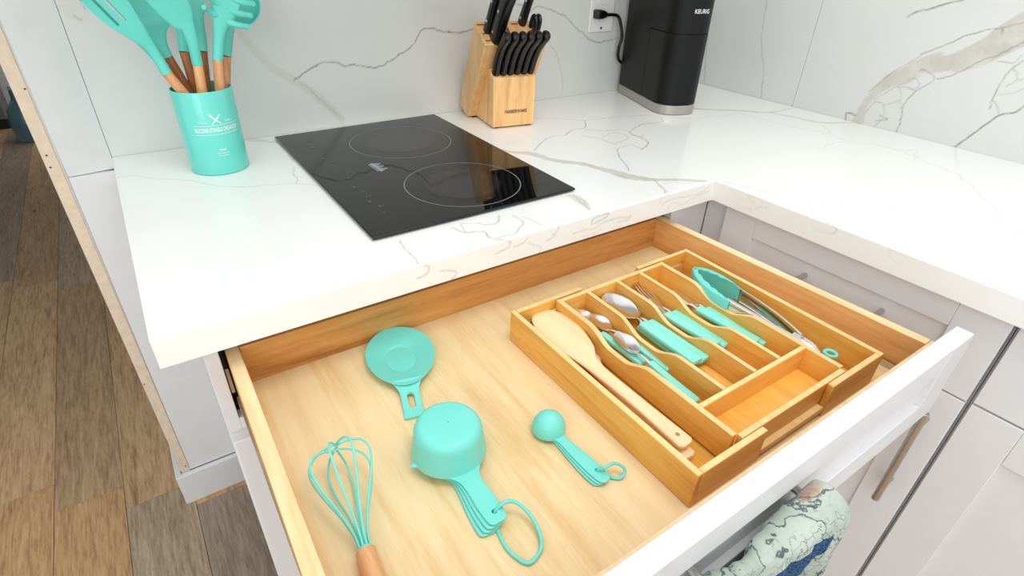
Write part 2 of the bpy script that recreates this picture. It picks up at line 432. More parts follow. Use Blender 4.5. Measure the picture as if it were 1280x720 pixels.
# slab corner points
S = {'bl': (XL, yb(XL)), 'fl': (XL, YF), 'in': (XI, YF), 'e': (xf(YE), YE), 'er': (xw(YE)-.0005, YE), 'bc': (xw(0)-.0005, yb(-.02)), 'bi': (XI, yb(XI)), 'ir': (xw(YF)-.0005, YF)}
ch = .0016
def q3(k, z, dx=0, dy=0): return (S[k][0]+dx, S[k][1]+dy, z)
top = H; bot = H-WT
pl = [
 (q3('fl', top, 0, ch), q3('in', top, 0, ch), q3('bi', top), q3('bl', top), 1),
 (q3('in', top, ch, ch), q3('ir', top, 0, ch), q3('bc', top), q3('bi', top, ch), 1),
 (q3('in', top, 0, ch), q3('in', top, ch, ch), q3('bi', top, ch), q3('bi', top), 1),
 ((xf(-1.3)+ch, -1.3, top), (xw(-1.3), -1.3, top), q3('ir', top, 0, ch), q3('in', top, ch, ch), 1),
 ((xf(YE)+ch, YE, top), q3('er', top), (xw(-1.3), -1.3, top), (xf(-1.3)+ch, -1.3, top), 0),
 (q3('fl', top-ch), q3('in', top-ch), q3('in', top, 0, ch), q3('fl', top, 0, ch), 1),
 ((xf(-1.3), -1.3, top-ch), (xf(-1.3)+ch, -1.3, top), q3('in', top, ch, ch), q3('in', top-ch), 1),
 (q3('fl', bot), q3('in', bot), q3('in', top-ch), q3('fl', top-ch), 1),
 ((xf(-1.3), -1.3, bot), (xf(-1.3), -1.3, top-ch), q3('in', top-ch), q3('in', bot), 1),
 (q3('e', bot), q3('e', top-ch), (xf(-1.3), -1.3, top-ch), (xf(-1.3), -1.3, bot), 0),
 (q3('bl', bot), q3('fl', bot), q3('fl', top-ch), q3('bl', top), 0),
 (q3('bl', bot), q3('bi', bot), q3('in', bot), q3('fl', bot), 0),
 (q3('in', bot), q3('bi', bot), q3('bc', bot), q3('ir', bot), 0),
 (q3('in', bot), q3('ir', bot), q3('er', bot), q3('e', bot), 0),
 (q3('e', bot), q3('er', bot), q3('er', top), q3('e', top), 0),
 (q3('bl', bot), q3('bl', top), q3('bi', top), q3('bi', bot), 0), (q3('bi', bot), q3('bi', top), q3('bc', top), q3('bc', bot), 0),
 (q3('bc', bot), q3('bc', top), q3('er', top), q3('er', bot), 0)]
def onH(pts): return [at(a, b, z=H) for a, b in pts]
def Z(pts, ox, oy, s): return [(ox+a/s, oy+b/s) for a, b in pts]
def vn(pts, wd=.0014, st=.55, amp=.13, it=3): return (jitter(smooth_path(pts, 3), amp*1.25, max(1, it-1)), wd*.9, min(1, st*1.1), 0)
ct = []
for p, st in (([(150,140),(300,138),(445,150),(620,128),(760,122),(850,115)], .4), ([(445,150),(450,195),(380,205),(330,240)], .6), ([(450,205),(560,212),(700,210),(735,235)], .55),
    ([(735,212),(780,180),(880,165),(930,155),(915,140)], .6), ([(735,235),(800,260),(840,290),(790,330)], .7), ([(330,245),(240,250),(185,285),(135,335)], .55),
    ([(430,245),(530,262),(600,285),(650,300)], .5), ([(650,325),(720,300),(790,320)], .4), ([(645,325),(660,375),(700,420),(720,460)], .55), ([(560,262),(600,230),(665,228),(715,255),(690,275),(640,290)], .35),
    ([(880,520),(930,565),(945,600)], .5), ([(450,215),(540,222),(560,245)], .3), ([(350,610),(410,615),(460,670)], .3), ([(935,540),(1000,530),(1060,540),(1190,520)], .3), ([(735,240),(790,250),(810,240)], .5), ([(940,130),(1090,140),(1280,125)], .25)):
    ct.append(vn(onH(Z(p, 640, 120, 4.923)), st=st))
for p, st in (([(0,120),(100,140),(185,125),(250,140),(400,178),(500,195),(600,230),(700,240),(820,275),(900,310),(1000,350),(1100,440),(1150,475),(1185,525)], .3),
    ([(505,170),(535,200),(500,200)], .3), ([(120,378),(250,408),(400,450),(500,460),(640,466),(820,490),(1000,505),(1150,530),(1260,590)], .32), ([(720,245),(800,262),(855,265),(850,300)], .25), ([(490,262),(560,235),(600,232)], .2), ([(1185,525),(1150,535)], .3)):
    ct.append(vn(onH(Z(p, 860, 100, 3)), st=st, wd=.0012))
for p, st in (([(60,215),(80,250),(110,275),(130,305)], .5), ([(260,165),(310,185),(380,180),(400,205),(470,215)], .6), ([(310,185),(300,150),(420,155),(440,120)], .45), ([(490,120),(530,145),(500,190)], .45),
    ([(530,125),(600,155)], .35), ([(430,205),(500,190)], .4), ([(720,40),(780,95)], .3), ([(1040,0),(1080,30)], .4)):
    ct.append(vn(onH(Z(p, 480, 230, 3.048)), st=st))
for p, st in (([(60,262),(130,255),(250,270),(390,275),(500,298),(610,307),(760,298),(870,290),(975,300)], .33), ([(870,215),(865,250),(885,270),(875,290)], .35), ([(840,160),(870,190)], .4)):
    ct.append(vn(onH(Z(p, 130, 150, 3.657)), st=st, wd=.0011))
# squiggles on the front edge
setn(0, 1, 0)
for p, st in (([(155,310),(172,315),(165,340),(130,360)], .55), ([(215,332),(270,332),(272,350),(258,360)], .5), ([(425,265),(470,245),(483,222),(470,215)], .55), ([(490,240),(530,225),(550,200)], .4), ([(590,265),(598,240),(570,232),(550,225)], .35),
    ([(640,195),(660,180),(668,160)], .45), ([(620,215),(650,200),(655,190)], .4), ([(720,190),(760,175),(800,170),(850,140),(940,125)], .4), ([(790,155),(800,130),(855,112),(840,130),(800,150)], .6), ([(750,200),(800,190),(830,170)], .3), ([(890,145),(930,135),(938,120)], .5),
    ([(1060,80),(1090,60),(1130,50),(1190,40),(1240,10)], .35), ([(1080,100),(1100,70),(1140,80),(1170,55),(1240,25)], .3), ([(1050,75),(1060,50),(1090,40)], .3)):
    ct.append(vn([at(*q, y=YF) for q in Z(p, 480, 230, 3.048)], st=st*.7, amp=.08))
setn(1, .029, 0)
for p, st in (([(540,255),(570,310),(630,360)], .35), ([(590,370),(600,410),(650,430),(720,445)], .35), ([(700,300),(690,340),(740,380)], .35), ([(420,240),(450,270),(500,280)], .3), ([(400,330),(440,310),(480,350),(530,340)], .35), ([(720,330),(760,300),(800,300)], .25), ([(760,440),(800,420),(850,430)], .25)):
    ct.append(vn([at(*q, x=xf(-.75)) for q in Z(p, 840, 200, 7.2)], st=st, amp=.08))
for p, st in (([(250,110),(270,150),(310,145),(330,175),(300,190)], .35), ([(225,130),(245,160),(300,185)], .3), ([(370,175),(400,172),(440,190),(430,207),(385,195),(372,178)], .5), ([(585,250),(620,265),(650,290),(680,325),(740,345)], .45), ([(600,255),(585,262),(600,285),(640,300)], .3), ([(640,300),(660,305),(690,320)], .5)):
    ct.append(vn([at(*q, x=xf(-.9)) for q in Z(p, 850, 200, 2.251)], st=st, amp=.08))
def band(pts, W, st=.75): return (np.array([list(p) for p in smooth_path(pts, 4)]), np.array([a for w0, w1 in zip(W, W[1:]) for a in np.linspace(w0, w1, 4, endpoint=False)]+[W[-1]]), st)
cb = [band(onH(Z([(-60,330),(0,345),(100,352),(200,380),(320,405),(440,420),(560,450),(680,485),(780,505),(880,515),(1000,515),(1120,520),(1200,525)], 640, 120, 4.923)),
           [.004,.006,.010,.009,.009,.008,.009,.014,.013,.006,.006,.005,.001], .8),
      band(onH(Z([(335,615),(390,625),(440,660),(480,700)], 640, 120, 4.923)), [.002,.009,.008,.003], .7),
      band(onH(Z([(0,105),(100,112),(200,115),(300,122),(380,108)], 860, 100, 3)), [.010,.006,.009,.006,.003], .6),
      band(onH(Z([(300,122),(400,140),(500,160),(590,160),(650,165)], 860, 100, 3)), [.005,.006,.008,.005,.003], .6),
      band(onH([(305,174),(325,176),(345,178)]), [.010,.008,.004], .5)]
cn = patches('countertop', pl, M['marble'], ct, cb)
tag(cn, 'white marble worktop with grey and taupe veins bending round the corner', 'countertop')
# back splash slabs
SH = .60
bw = []; setn(.0245, 1, 0)
def onB(pts): return [at_plane(p, (XL, yw(XL), H), (.0245, 1, 0)) for p in pts]
def onR(pts): return [at_plane(p, (xw(0), 0, H), (-1, .0226*-1, 0)) for p in pts]
for p, st in (([(0,180),(60,235),(150,330),(280,400)], .0),
    ([(270,400),(330,360),(385,325),(430,310),(480,312),(530,330),(570,322),(680,338),(750,305),(850,240),(885,190),(910,148),(950,140),(1000,152),(1100,165),(1180,140)], .8),
    ([(300,410),(360,460),(410,505),(500,580)], .3)):
    if st: bw.append(vn(onB(Z(p, 300, 0, 4)), st=st, wd=.0014, amp=.16))
for p, st in (([(0,145),(40,155),(80,150),(130,130)], .7), ([(285,35),(300,20),(350,25),(380,50),(420,30),(480,45),(560,85),(620,150),(700,200),(760,190),(800,180)], .7), ([(480,215),(510,250),(530,330),(540,390),(530,450)], .35), ([(390,60),(410,40),(400,0)], .25)):
    bw.append(vn(onB(Z(p, 560, 0, 3.765)), st=st, wd=.0013))
for p in ([(60,20),(90,60)], [(10,100),(60,130)], [(840,70),(850,90)]):
    bw.append(vn(onB(Z(p, 90, 0, 5.12)), st=.4))
bb = [band(onB(Z([(-20,150),(60,235),(150,330),(270,400),(370,465),(430,520),(500,590),(515,625)], 300, 0, 4)), [.006,.007,.008,.008,.009,.008,.007,.004], .42),
      band(onB(Z([(0,40),(60,85),(130,110)], 90, 0, 5.12)), [.02,.014,.004], .3)]
x0, x1 = XL+.0005, xw(0)
o = patches('backsplash', [((x0, yw(x0), H), (x1, yw(x1), H), (x1, yw(x1), H+SH), (x0, yw(x0), H+SH), 1),
    ((x0, yw(x0), H+SH), (x1, yw(x1), H+SH), (x1, yw(x1)+.012, H+SH), (x0, yw(x0)+.012, H+SH), 0),
    ((x0, yw(x0), H), (x0, yw(x0), H+SH), (x0, yw(x0)+.012, H+SH), (x0, yw(x0)+.012, H), 0)], M['marblewall'], bw, bb, res=.0026)
tag(o, 'grey-white veined marble splashback behind the black cooktop', 'backsplash')
rw = []; setn(-1, -.0226, 0)
for p, st in (([(300,0),(285,100),(280,180),(288,260),(280,370)], .5), ([(80,100),(72,160),(65,230),(63,315)], .5), ([(835,65),(870,45),(920,35),(980,15),(1050,0)], .8),
    ([(890,205),(960,180),(1080,130),(1190,108),(1195,130)], .7), ([(1195,108),(1280,85)], .6), ([(600,460),(605,430),(640,440)], .9), ([(690,350),(730,315),(790,270),(860,230),(890,210)], .45),
    ([(950,300),(1000,290),(1060,262),(1130,225),(1180,212),(1280,160)], .55), ([(870,345),(940,300),(900,265),(880,270)], .5), ([(710,380),(760,350),(800,330),(870,345)], .35), ([(680,425),(710,390),(745,400),(740,450),(710,480)], .4), ([(745,400),(810,380),(805,335)], .35), ([(805,380),(815,420)], .35),
    ([(870,345),(820,400),(815,440),(795,500)], .75), ([(715,460),(760,455),(730,440)], .6), ([(820,330),(880,335),(870,300),(840,300)], .3), ([(1280,230),(1230,265),(1190,320),(1160,380),(1150,415)], .6), ([(1240,260),(1255,300),(1210,330)], .4), ([(1280,300),(1250,310)], .4), ([(1180,360),(1240,355),(1280,335)], .25),
    ([(1280,405),(1240,430),(1185,440),(1100,500),(1015,560)], .85), ([(1185,440),(1180,410),(1160,380)], .45), ([(1180,232),(1240,240),(1270,210)], .35)):
    rw.append(vn(onR(Z(p, 860, 0, 3.048)), st=st, wd=.0013 if st < .8 else .0017, amp=.1))
rb = [band(onR(Z([(1300,112),(1240,130),(1185,170),(1110,205),(1020,235),(930,240),(870,262),(820,295),(770,305),(720,345),(680,390),(655,440),(640,470)], 860, 0, 3.048)),
           [.034,.032,.026,.026,.022,.017,.018,.018,.016,.010,.008,.012,.014], 1.)]
ts = thing('backsplash', 'right-hand marble splashback crossed by a broad taupe vein', 'backsplash', (0, 0, 0))
ysm = at_plane((1010, 66), (xw(0), 0, H), (-1, -.0226, 0)).y
for ya, yb_ in ((yw(-.02), ysm+.0005), (ysm-.0005, -1.35)):
    patches('marble_slab', [((xw(ya), ya, H), (xw(yb_), yb_, H), (xw(yb_), yb_, H+SH), (xw(ya), ya, H+SH), 1),
        ((xw(ya), ya, H+SH), (xw(yb_), yb_, H+SH), (xw(yb_)+.012, yb_, H+SH), (xw(ya)+.012, ya, H+SH), 0),
        ((xw(yb_), yb_, H), (xw(yb_)+.012, yb_, H), (xw(yb_)+.012, yb_, H+SH), (xw(yb_), yb_, H+SH), 0),
        ((xw(ya), ya, H), (xw(ya), ya, H+SH), (xw(ya)+.012, ya, H+SH), (xw(ya)+.012, ya, H), 0)], M['marblewall'], rw, rb, ts, res=.0026)
# ------------------------------------------------------------------ room shell
def struct(name, bm, mat, **k): return part(name, bm, mat, kind='structure', **k)
XP0, XP1 = -1.6596, -1.6400
CEIL = 2.5
struct('wall_back', hexa(B(), [(XP1+.0005, .0335, 0), (.14, -.0095, 0), (.14, .12, 0), (XP1+.0005, .12, 0)], [(XP1+.0005, .0335, CEIL), (.14, -.0095, CEIL), (.14, .12, CEIL), (XP1+.0005, .12, CEIL)]), M['paint'])
# skewed splash backing keeps clear of the wall: wall face stands behind it
struct('added_shade_block_1', box(B(), -1.56, -.34, -.335, -.02, H+.50, H+1.15), M['white'])  # added unseen block, shades the splashback as wall cabinets would
struct('wall_right', box(B(), .036, .14, -2.2, -.011, 0, CEIL), M['paint'])
wl = struct('wall_left', box(B(), XP0+.001, XP1, .001, 3.2, 0, CEIL), M['paint'])
part('board_edge', hexa(B(), [(XP0, -.001, .108), (XP1, -.001, .106), (XP1, .02, .106), (XP0, .02, .108)], [(XP0-.012, -.001, CEIL), (XP1-.012, -.001, CEIL), (XP1-.012, .02, CEIL), (XP0-.012, .02, CEIL)]), M['strip'], wl, 'raw tan board edge with nail holes')
nb = B()
for p in ((31, 111), (10, 109), (58, 194), (63, 209), (180, 480), (232, 582)):
    q = at(*p, y=-.001); lathe(nb, [(0, 0), (.0014, 0), (.0014, .0012), (0, .0012)], q-V((0, .0006, 0)), 8, (0, -1, 0))
part('nail_hole', nb, M['brown'], wl, kind='stuff')
XSE = XL-.001
part('wall_panel', hexa(B(), [(XP1+.0005, .0, .8845), (XSE+.0009, .0168, .8825), (XSE+.0009, .028, .8825), (XP1+.0005, .028, .8845)], [(XP1-.0115, 0, CEIL), (XSE+.0009, .0168, CEIL), (XSE+.0009, .028, CEIL), (XP1-.0115, .028, CEIL)]), M['wallpanel'], wl, bevel=.0006)
part('wall_panel', prism(B(), [V((XP1+.0005, 0, .1)), V((-1.40, 0, .1)), V((-1.40, 0, bot-.001)), V((XSE, 0, bot-.001)), V((XSE, 0, .8815)), V((XP1+.0005, 0, .8835))], (0, .0135, 0)), M['wallpanel'], wl, bevel=.0006)
bb_ = B(); prism(bb_, [V((-1.674, 3.2, 0)), V((-1.674, -.0135, 0)), V((-1.5, -.0135, 0)), V((-1.5, -.0002, 0)), V((XP0-.001, -.0002, 0)), V((XP0-.001, 3.2, 0))], (0, 0, .0985))
struct('baseboard_left', bb_, M['white'], bevel=.0015)
# floor boards
fl = struct('floor', box(B(), -3.3, .2, -2.6, 4.5, -.03, -.0045), M['darkgap'])
xs = [-1.957+.1515*k for k in range(-8, 12)]
J = {-1: .2425, 0: .1395, 1: .055, 2: -.0285}
for k, x in enumerate(xs):
    i = k-8
    j0 = J.get(i, .2425-.09*(i+1) if i < 6 else .1)
    L = 1.22
    ys = [j0+L*m for m in range(-3, 5)]
    for m, (ya, yb_) in enumerate(zip(ys, ys[1:])):
        ya, yb_ = max(ya, -2.6), min(yb_, 4.5)
        if yb_-ya < .02 or (x > -1.4 and ya > .1): continue
        cc = {(-1, 2): 2, (-1, 3): 0, (0, 3): 1, (0, 2): 2, (1, 3): 0, (1, 2): 3, (2, 3): 2, (2, 2): 4, (-1, 4): 1, (0, 4): 3}.get((i, m), random.randrange(5))
        part('plank', box(B(), x+.0005, x+.1515-.0005, ya+.0005, yb_-.0005, -.004, 0), M['plank'][cc], fl, bevel=.0005, seg=1)
# passage beyond the wall
struct('wall_far', box(B(), -3.3, -1.6, 4.3, 4.4, 0, CEIL), M['paint'])
struct('wall_passage', box(B(), -3.3, -3.2, .2, 4.3, 0, CEIL), M['paint'])
struct('ceiling', box(B(), -3.3, -1.55, .3, 4.4, CEIL, CEIL+.05), M['paint'])
t = thing('cabinet', 'dark grey cabinet far down the passage behind the wall', 'cabinet', (-2.4, 3.99, 0))
part('body', box(B(), -2.9, -2.235, 4.0, 4.29, .08, .95), M['cabgrey'], t)
part('toe_kick', box(B(), -2.9, -2.235, 4.06, 4.29, 0, .08), M['darkgap'], t)
for xa, xb in ((-2.9, -2.47), (-2.46, -2.237)):
    d = part('door', box(B(), xa+.004, xb, 3.98, 4.0, .09, .70), M['cabgrey'], t, bevel=.002)
    part('door_panel', box(B(), xa+.05, xb-.05, 3.977, 3.98, .14, .65), M['cabgrey'], d)
    part('drawer_front', box(B(), xa+.004, xb, 3.98, 4.0, .71, .94), M['cabgrey'], t, bevel=.002)
p = at(42, 179, z=0)
t = thing('glass_jug', 'pale blue glass jug on the floor far down the passage', 'jug', (p.x+.01, p.y+.1, 0))
part('body', lathe(B(), [(0, .001), (.08, .001), (.1, .02), (.105, .12), (.09, .2), (.04, .27), (.035, .33), (.03, .33), (.03, .25), (.08, .18), (.095, .1), (.09, .025), (0, .012)], (p.x+.01, p.y+.1, 0), 32), M['jug'], t)
part('rim', lathe(B(), [(.03, .33), (.04, .33), (.04, .342), (.03, .342)], (p.x+.01, p.y+.1, 0), 32), M['jug'], t)
# ------------------------------------------------------------------ cabinets
XC = -1.5245; FF_ = -.600; FD = -.620      # carcase left, face frame plane, door plane
def pull(parent, a, b, out, r=.006, inset=.03, name='handle'):
    a, b, out = V(a), V(b), V(out); d = (b-a).normalized(); n = out.normalized()
    h = part(name, tube(B(), [a, b], r, 20), M['steel'], parent, 'brushed steel bar handle', bevel=.0006)
    for q in (a+d*inset, b-d*inset): part('handle_post', tube(B(), [q, q-out], r*.75, 16), M['steel'], h)
    return h
def shaker(name, parent, o, ux, w_, h_, st=.063, rl=.042, n=(0, -1, 0), th=.02, rec=.007, label=None):
    """five piece front: o lower left of the outer face, ux unit across, n outward normal"""
    o, ux, n = V(o), V(ux), V(n); uz = V((0, 0, 1))
    def bx(x0, x1, z0, z1, d0, d1):
        b = B(); P = lambda x, z, d: o+ux*x+uz*z-n*d
        return hexa(b, [P(x0, z0, d0), P(x1, z0, d0), P(x1, z0, d1), P(x0, z0, d1)], [P(x0, z1, d0), P(x1, z1, d0), P(x1, z1, d1), P(x0, z1, d1)])
    f = part(name, bx(st-.006, w_-st+.006, rl-.006, h_-rl+.006, rec, th-.003), M['white'], parent, label)
    e = .0002
    part('stile', bx(0, st, 0, h_, 0, th), M['white'], f, bevel=.001); part('stile', bx(w_-st, w_, 0, h_, 0, th), M['white'], f, bevel=.001)
    part('rail', bx(st+e, w_-st-e, 0, rl, 0, th), M['white'], f, bevel=.001); part('rail', bx(st+e, w_-st-e, h_-rl, h_, 0, th), M['white'], f, bevel=.001)
    return f
t = thing('base_cabinet', 'white base cabinet under the cooktop, its top drawer opening empty', 'cabinet', (-1.1, -.3, 0))
def cb_(n_, *a, mat='white', bev=.0008): return part(n_, box(B(), *a), M[mat], t, bevel=bev)
cb_('side_panel', XC, XC+.016, FF_+.018, -.003, .1, bot-.001); cb_('side_panel', -.69, -.674, FF_+.018, -.02, .1, bot-.001)
cb_('back_panel', XC+.016, -.69, -.022, -.016, .1, bot-.001)
cb_('floor_panel', XC+.016, -.69, FF_+.018, -.022, .1, .116); cb_('toe_kick', XC, -.674, -.54, -.524, 0, .1)
cb_('frame_stile', XC, -1.508, FF_, FF_+.018, .1, bot-.001); cb_('frame_stile', -.712, -.6895, FF_, FF_+.018, .1, bot-.001); cb_('filler_panel', -.6888, -.6085, FF_, FF_+.018, .1, bot-.001)
cb_('frame_rail', -1.508, -.712, FF_, FF_+.018, .70, .728); cb_('frame_rail', -1.508, -.712, FF_, FF_+.018, .1, .125)
cb_('frame_rail', -1.508, -.712, FF_, FF_+.018, bot-.018, bot-.001)
for xa in (-1.5065, -.6985):
    cb_('drawer_slide', xa, xa+.004, -.585, -.03, .76, .80, mat='steel', bev=0)
shaker('door', t, (XC+.002, FD, .105), (1, 0, 0), .402, .603, .06, .065)
shaker('door', t, (-1.117, FD, .105), (1, 0, 0), .402, .603, .06, .065)
# right run
nr = V((-1, -.029, 0)).normalized(); ur = V((.029, -1, 0)).normalized()      # outward, along the run towards the camera
def XD(y): return -.627+.029*(-.66-y)
t = thing('base_cabinet', 'white base cabinet in the corner on the right of the open drawer', 'cabinet', (-.3, -.85, 0))
part('carcase', hexa(B(), [(XD(-.64)+.039, -.64, .1), (-.02, -.64, .1), (-.02, -1.113, .1), (XD(-1.113)+.039, -1.113, .1)][::-1], [(XD(-.64)+.039, -.64, bot-.001), (-.02, -.64, bot-.001), (-.02, -1.113, bot-.001), (XD(-1.113)+.039, -1.113, bot-.001)][::-1]), M['white'], t)
part('face_frame', hexa(B(), [(XD(-.6)+.021, -.601, .1), (XD(-.6)+.038, -.601, .1), (XD(-1.113)+.038, -1.113, .1), (XD(-1.113)+.021, -1.113, .1)][::-1], [(XD(-.6)+.021, -.601, bot-.001), (XD(-.6)+.038, -.601, bot-.001), (XD(-1.113)+.038, -1.113, bot-.001), (XD(-1.113)+.021, -1.113, bot-.001)][::-1]), M['white'], t)
part('toe_kick', box(B(), -.56, -.545, -1.113, -.64, 0, .1), M['white'], t)
f = shaker('drawer_front', t, (XD(-.657), -.657, .717), ur, .455, .141, .064, .042, nr)
hc = V((XD(-.897), -.897, .790)); pull(f, hc-ur*.095+nr*.026, hc+ur*.095+nr*.026, nr*.033)
f = shaker('door', t, (XD(-.657), -.657, .105), ur, .455, .609, .064, .065, nr)
hc = V((XD(-1.082), -1.082, 0)); pull(f, hc+V((0, 0, .488))+nr*.034, hc+V((0, 0, .688))+nr*.034, nr*.033)
t = thing('base_cabinet', 'white base cabinet nearest the camera at the right edge', 'cabinet', (-.3, -1.35, 0))
part('carcase', hexa(B(), [(XD(-1.117)+.039, -1.117, .1), (-.02, -1.117, .1), (-.02, -1.9, .1), (XD(-1.9)+.039, -1.9, .1)][::-1], [(XD(-1.117)+.039, -1.117, bot-.001), (-.02, -1.117, bot-.001), (-.02, -1.9, bot-.001), (XD(-1.9)+.039, -1.9, bot-.001)][::-1]), M['white'], t)
part('face_frame', hexa(B(), [(XD(-1.115)+.0215, -1.114, .1), (XD(-1.115)+.038, -1.114, .1), (XD(-1.9)+.038, -1.9, .1), (XD(-1.9)+.0215, -1.9, .1)][::-1], [(XD(-1.115)+.0215, -1.114, bot-.001), (XD(-1.115)+.038, -1.114, bot-.001), (XD(-1.9)+.038, -1.9, bot-.001), (XD(-1.9)+.0215, -1.9, bot-.001)][::-1]), M['white'], t)
part('toe_kick', box(B(), -.54, -.525, -1.9, -1.117, 0, .1), M['white'], t)
shaker('drawer_front', t, (XD(-1.119), -1.119, .7205), ur, .56, .1375, .064, .042, nr)
shaker('door', t, (XD(-1.119), -1.119, .105), ur, .56, .612, .064, .067, nr)
# ------------------------------------------------------------------ open drawer
ZB, ZT = .769, .8283
dr = thing('drawer', 'wide open drawer of pale wood with a white shaker front', 'drawer', (-1.1, -.82, ZB))
LI = lambda y: -1.484 - .012*(-.588-y)        # inner face of the left side
RI = lambda y: -.7365 + .050*(-.588-y)
ya, yb_ = -.5885, -1.056
def side(fn, s, wd, y0=ya+.012, y1=yb_):
    a, b = fn(y0), fn(y1)
    return hexa(B(), [(a, y0, ZB-.012), (a+s*wd, y0, ZB-.012), (b+s*wd, y1, ZB-.012), (b, y1, ZB-.012)], [(a, y0, ZT), (a+s*wd, y0, ZT), (b+s*wd, y1, ZT), (b, y1, ZT)])
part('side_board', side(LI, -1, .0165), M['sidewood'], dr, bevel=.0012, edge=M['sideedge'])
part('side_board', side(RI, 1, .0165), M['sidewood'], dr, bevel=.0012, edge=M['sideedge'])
part('back_board', box(B(), LI(ya)+.0002, RI(ya)-.0002, ya, ya+.014, ZB-.012, ZT), M['sidewoodx'], dr, bevel=.001)
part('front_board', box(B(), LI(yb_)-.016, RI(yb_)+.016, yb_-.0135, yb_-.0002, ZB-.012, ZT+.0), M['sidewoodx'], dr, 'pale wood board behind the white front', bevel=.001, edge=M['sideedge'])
part('drawer_bottom', hexa(B(), [(LI(ya), ya, ZB-.009), (RI(ya), ya, ZB-.009), (RI(yb_), yb_, ZB-.009), (LI(yb_), yb_, ZB-.009)][::-1], [(LI(ya), ya, ZB), (RI(ya), ya, ZB), (RI(yb_), yb_, ZB), (LI(yb_), yb_, ZB)][::-1]), M['maple'], dr)
for s, fn in ((-1, LI), (1, RI)):
    a = fn(ya); part('drawer_slide', box(B(), min(a+s*.0168, a+s*.0200), max(a+s*.0168, a+s*.0200), -1.04, -.62, .762, .780), M['steel'], dr)
DX0, DX1, DYF, DZ0, DZ1 = -1.532, -.6825, -1.0915, .7165, .8555
df = shaker('drawer_front', dr, (DX0, DYF, DZ0), (1, 0, 0), DX1-DX0, DZ1-DZ0, .064, .042, (0, -1, 0), .0215, .008, label='white lacquered shaker drawer front')
BZ = .787
br_ = at(1044, 618, z=BZ); by_ = br_.y
hb = part('handle', tube(B(), [(br_.x-.235, by_, BZ), (br_.x, by_, BZ)], .0062, 24), M['steel'], df, 'brushed steel bar handle', bevel=.0006)
for x in (at(893, 703, y=(by_+DYF)/2).x, br_.x-.03):
    part('handle_post', tube(B(), [(x, by_, BZ), (x, DYF+.008, BZ)], .0048, 16), M['steel'], hb)
# ------------------------------------------------------------------ cooktop
cx0, cx1, cy0, cy1 = -1.2807, -.9123, -.5455, -.0155
GZ = H+.0062
t = thing('cooktop', 'black glass two-zone cooktop set on the marble worktop', 'cooktop', ((cx0+cx1)/2, (cy0+cy1)/2, H))
part('body', box(B(), cx0+.012, cx1-.012, cy0+.012, cy1-.012, H+.0001, H+.0025), M['darkgap'], t)
g = part('glass_plate', box(B(), cx0, cx1, cy0, cy1, H+.0024, GZ), M['glass'], t, bevel=.0012, seg=3)
for (cx, cy, r) in ((-1.069, -.4285, .1005), (-1.0675, -.1685, .1025)):
    z = part('cooking_zone', ring2d(B(), (cx, cy), .0001, r*.665, 64, GZ+.0001), M['zone'], t, flat=True)
    part('zone_ring', ring2d(B(), (cx, cy), r-.0009, r+.0007, 128, GZ+.00015), M['printgrey'], z, flat=True)
b = B()
for i in range(8):                            # touch control marks along the left edge
    for y0 in (-.245, -.475):
        y = y0+.023*i; x = cx0+.045+.004*math.sin(i*2.1)
        box(b, x, x+.004, y, y+.0035+.003*(i % 3), GZ+.0001, GZ+.0002)
        if i % 2: box(b, x+.006, x+.008, y, y+.004, GZ+.0001, GZ+.0002)
part('control_marks', b, M['printfaint'], t, kind='stuff', flat=True)
# printed warning label: three small pictograms above two lines of lettering
o_ = at(471, 209, z=GZ); b = B()
for i in (-1, 0, 1):
    cx = i*.0115
    strip2d(b, [(cx-.0045, .0025), (cx, .0115), (cx+.0045, .0025)], .0005); strip2d(b, [(cx-.0045, .0025), (cx+.0045, .0025)], .0005); strip2d(b, [(cx-.001, .004), (cx+.001, .007)], .0008)
strip2d(b, [(-.019, .0005), (.019, .0005)], .0006); strip2d(b, [(-.019, -.0018), (.019, -.0018)], .0006)
tb = text_bm('CAUTION HOT SURFACE', .0035, .8, .00008); me = bpy.data.meshes.new('x'); bmesh.ops.translate(tb, vec=(0, -.0052, 0), verts=tb.verts[:]); tb.to_mesh(me); tb.free(); b.from_mesh(me)
for v in b.verts: v.co *= 1.25
place_flat(b, (o_.x, o_.y, GZ+.0002), (.06, -.998, 0), (.998, .06, 0))
part('warning_print', b, M['printlabel'], t, 'small printed warning pictograms', flat=True)
b = B()
for p, s in (((459, 253), .002), ((482, 259), .003), ((487, 258), .0015), ((490, 262), .002), ((463, 234), .002), ((450, 243), .0015)):
    q = at(*p, z=GZ); box(b, q.x-s*.3, q.x+s*.3, q.y-s*.3, q.y+s*.3, GZ+.0001, GZ+.0002)
# ------------------------------------------------------------------ utensil jar
JX, JY, JR, JH = -1.4038, -.1291, .048, .1405
t = thing('utensil_jar', 'glossy aqua cylinder jar with white print holding kitchen utensils', 'jar', (JX, JY, H))
part('body', lathe(B(), [(0, H+.0002), (JR-.002, H+.0002), (JR, H+.0022), (JR, H+JH-.0012), (JR-.0008, H+JH), (JR-.0018, H+JH), (JR-.0025, H+JH-.001), (JR-.0025, H+.005), (0, H+.005)], (JX, JY, 0), 96), M['tealgloss'], t)
def wrap(b, a0, z0, r=JR+.00025):
    for v in b.verts:
        a = a0+v.co.x/JR; v.co = V((JX+r*math.cos(a), JY+r*math.sin(a), z0+v.co.y))
    return b
pa = at_plane((272, 160), (JX, JY, 0), (CAM-V((JX, JY, CAM.z))).normalized())
cdir = math.atan2(CAM.y-JY, CAM.x-JX); A0 = cdir+.20; zc = H+.079
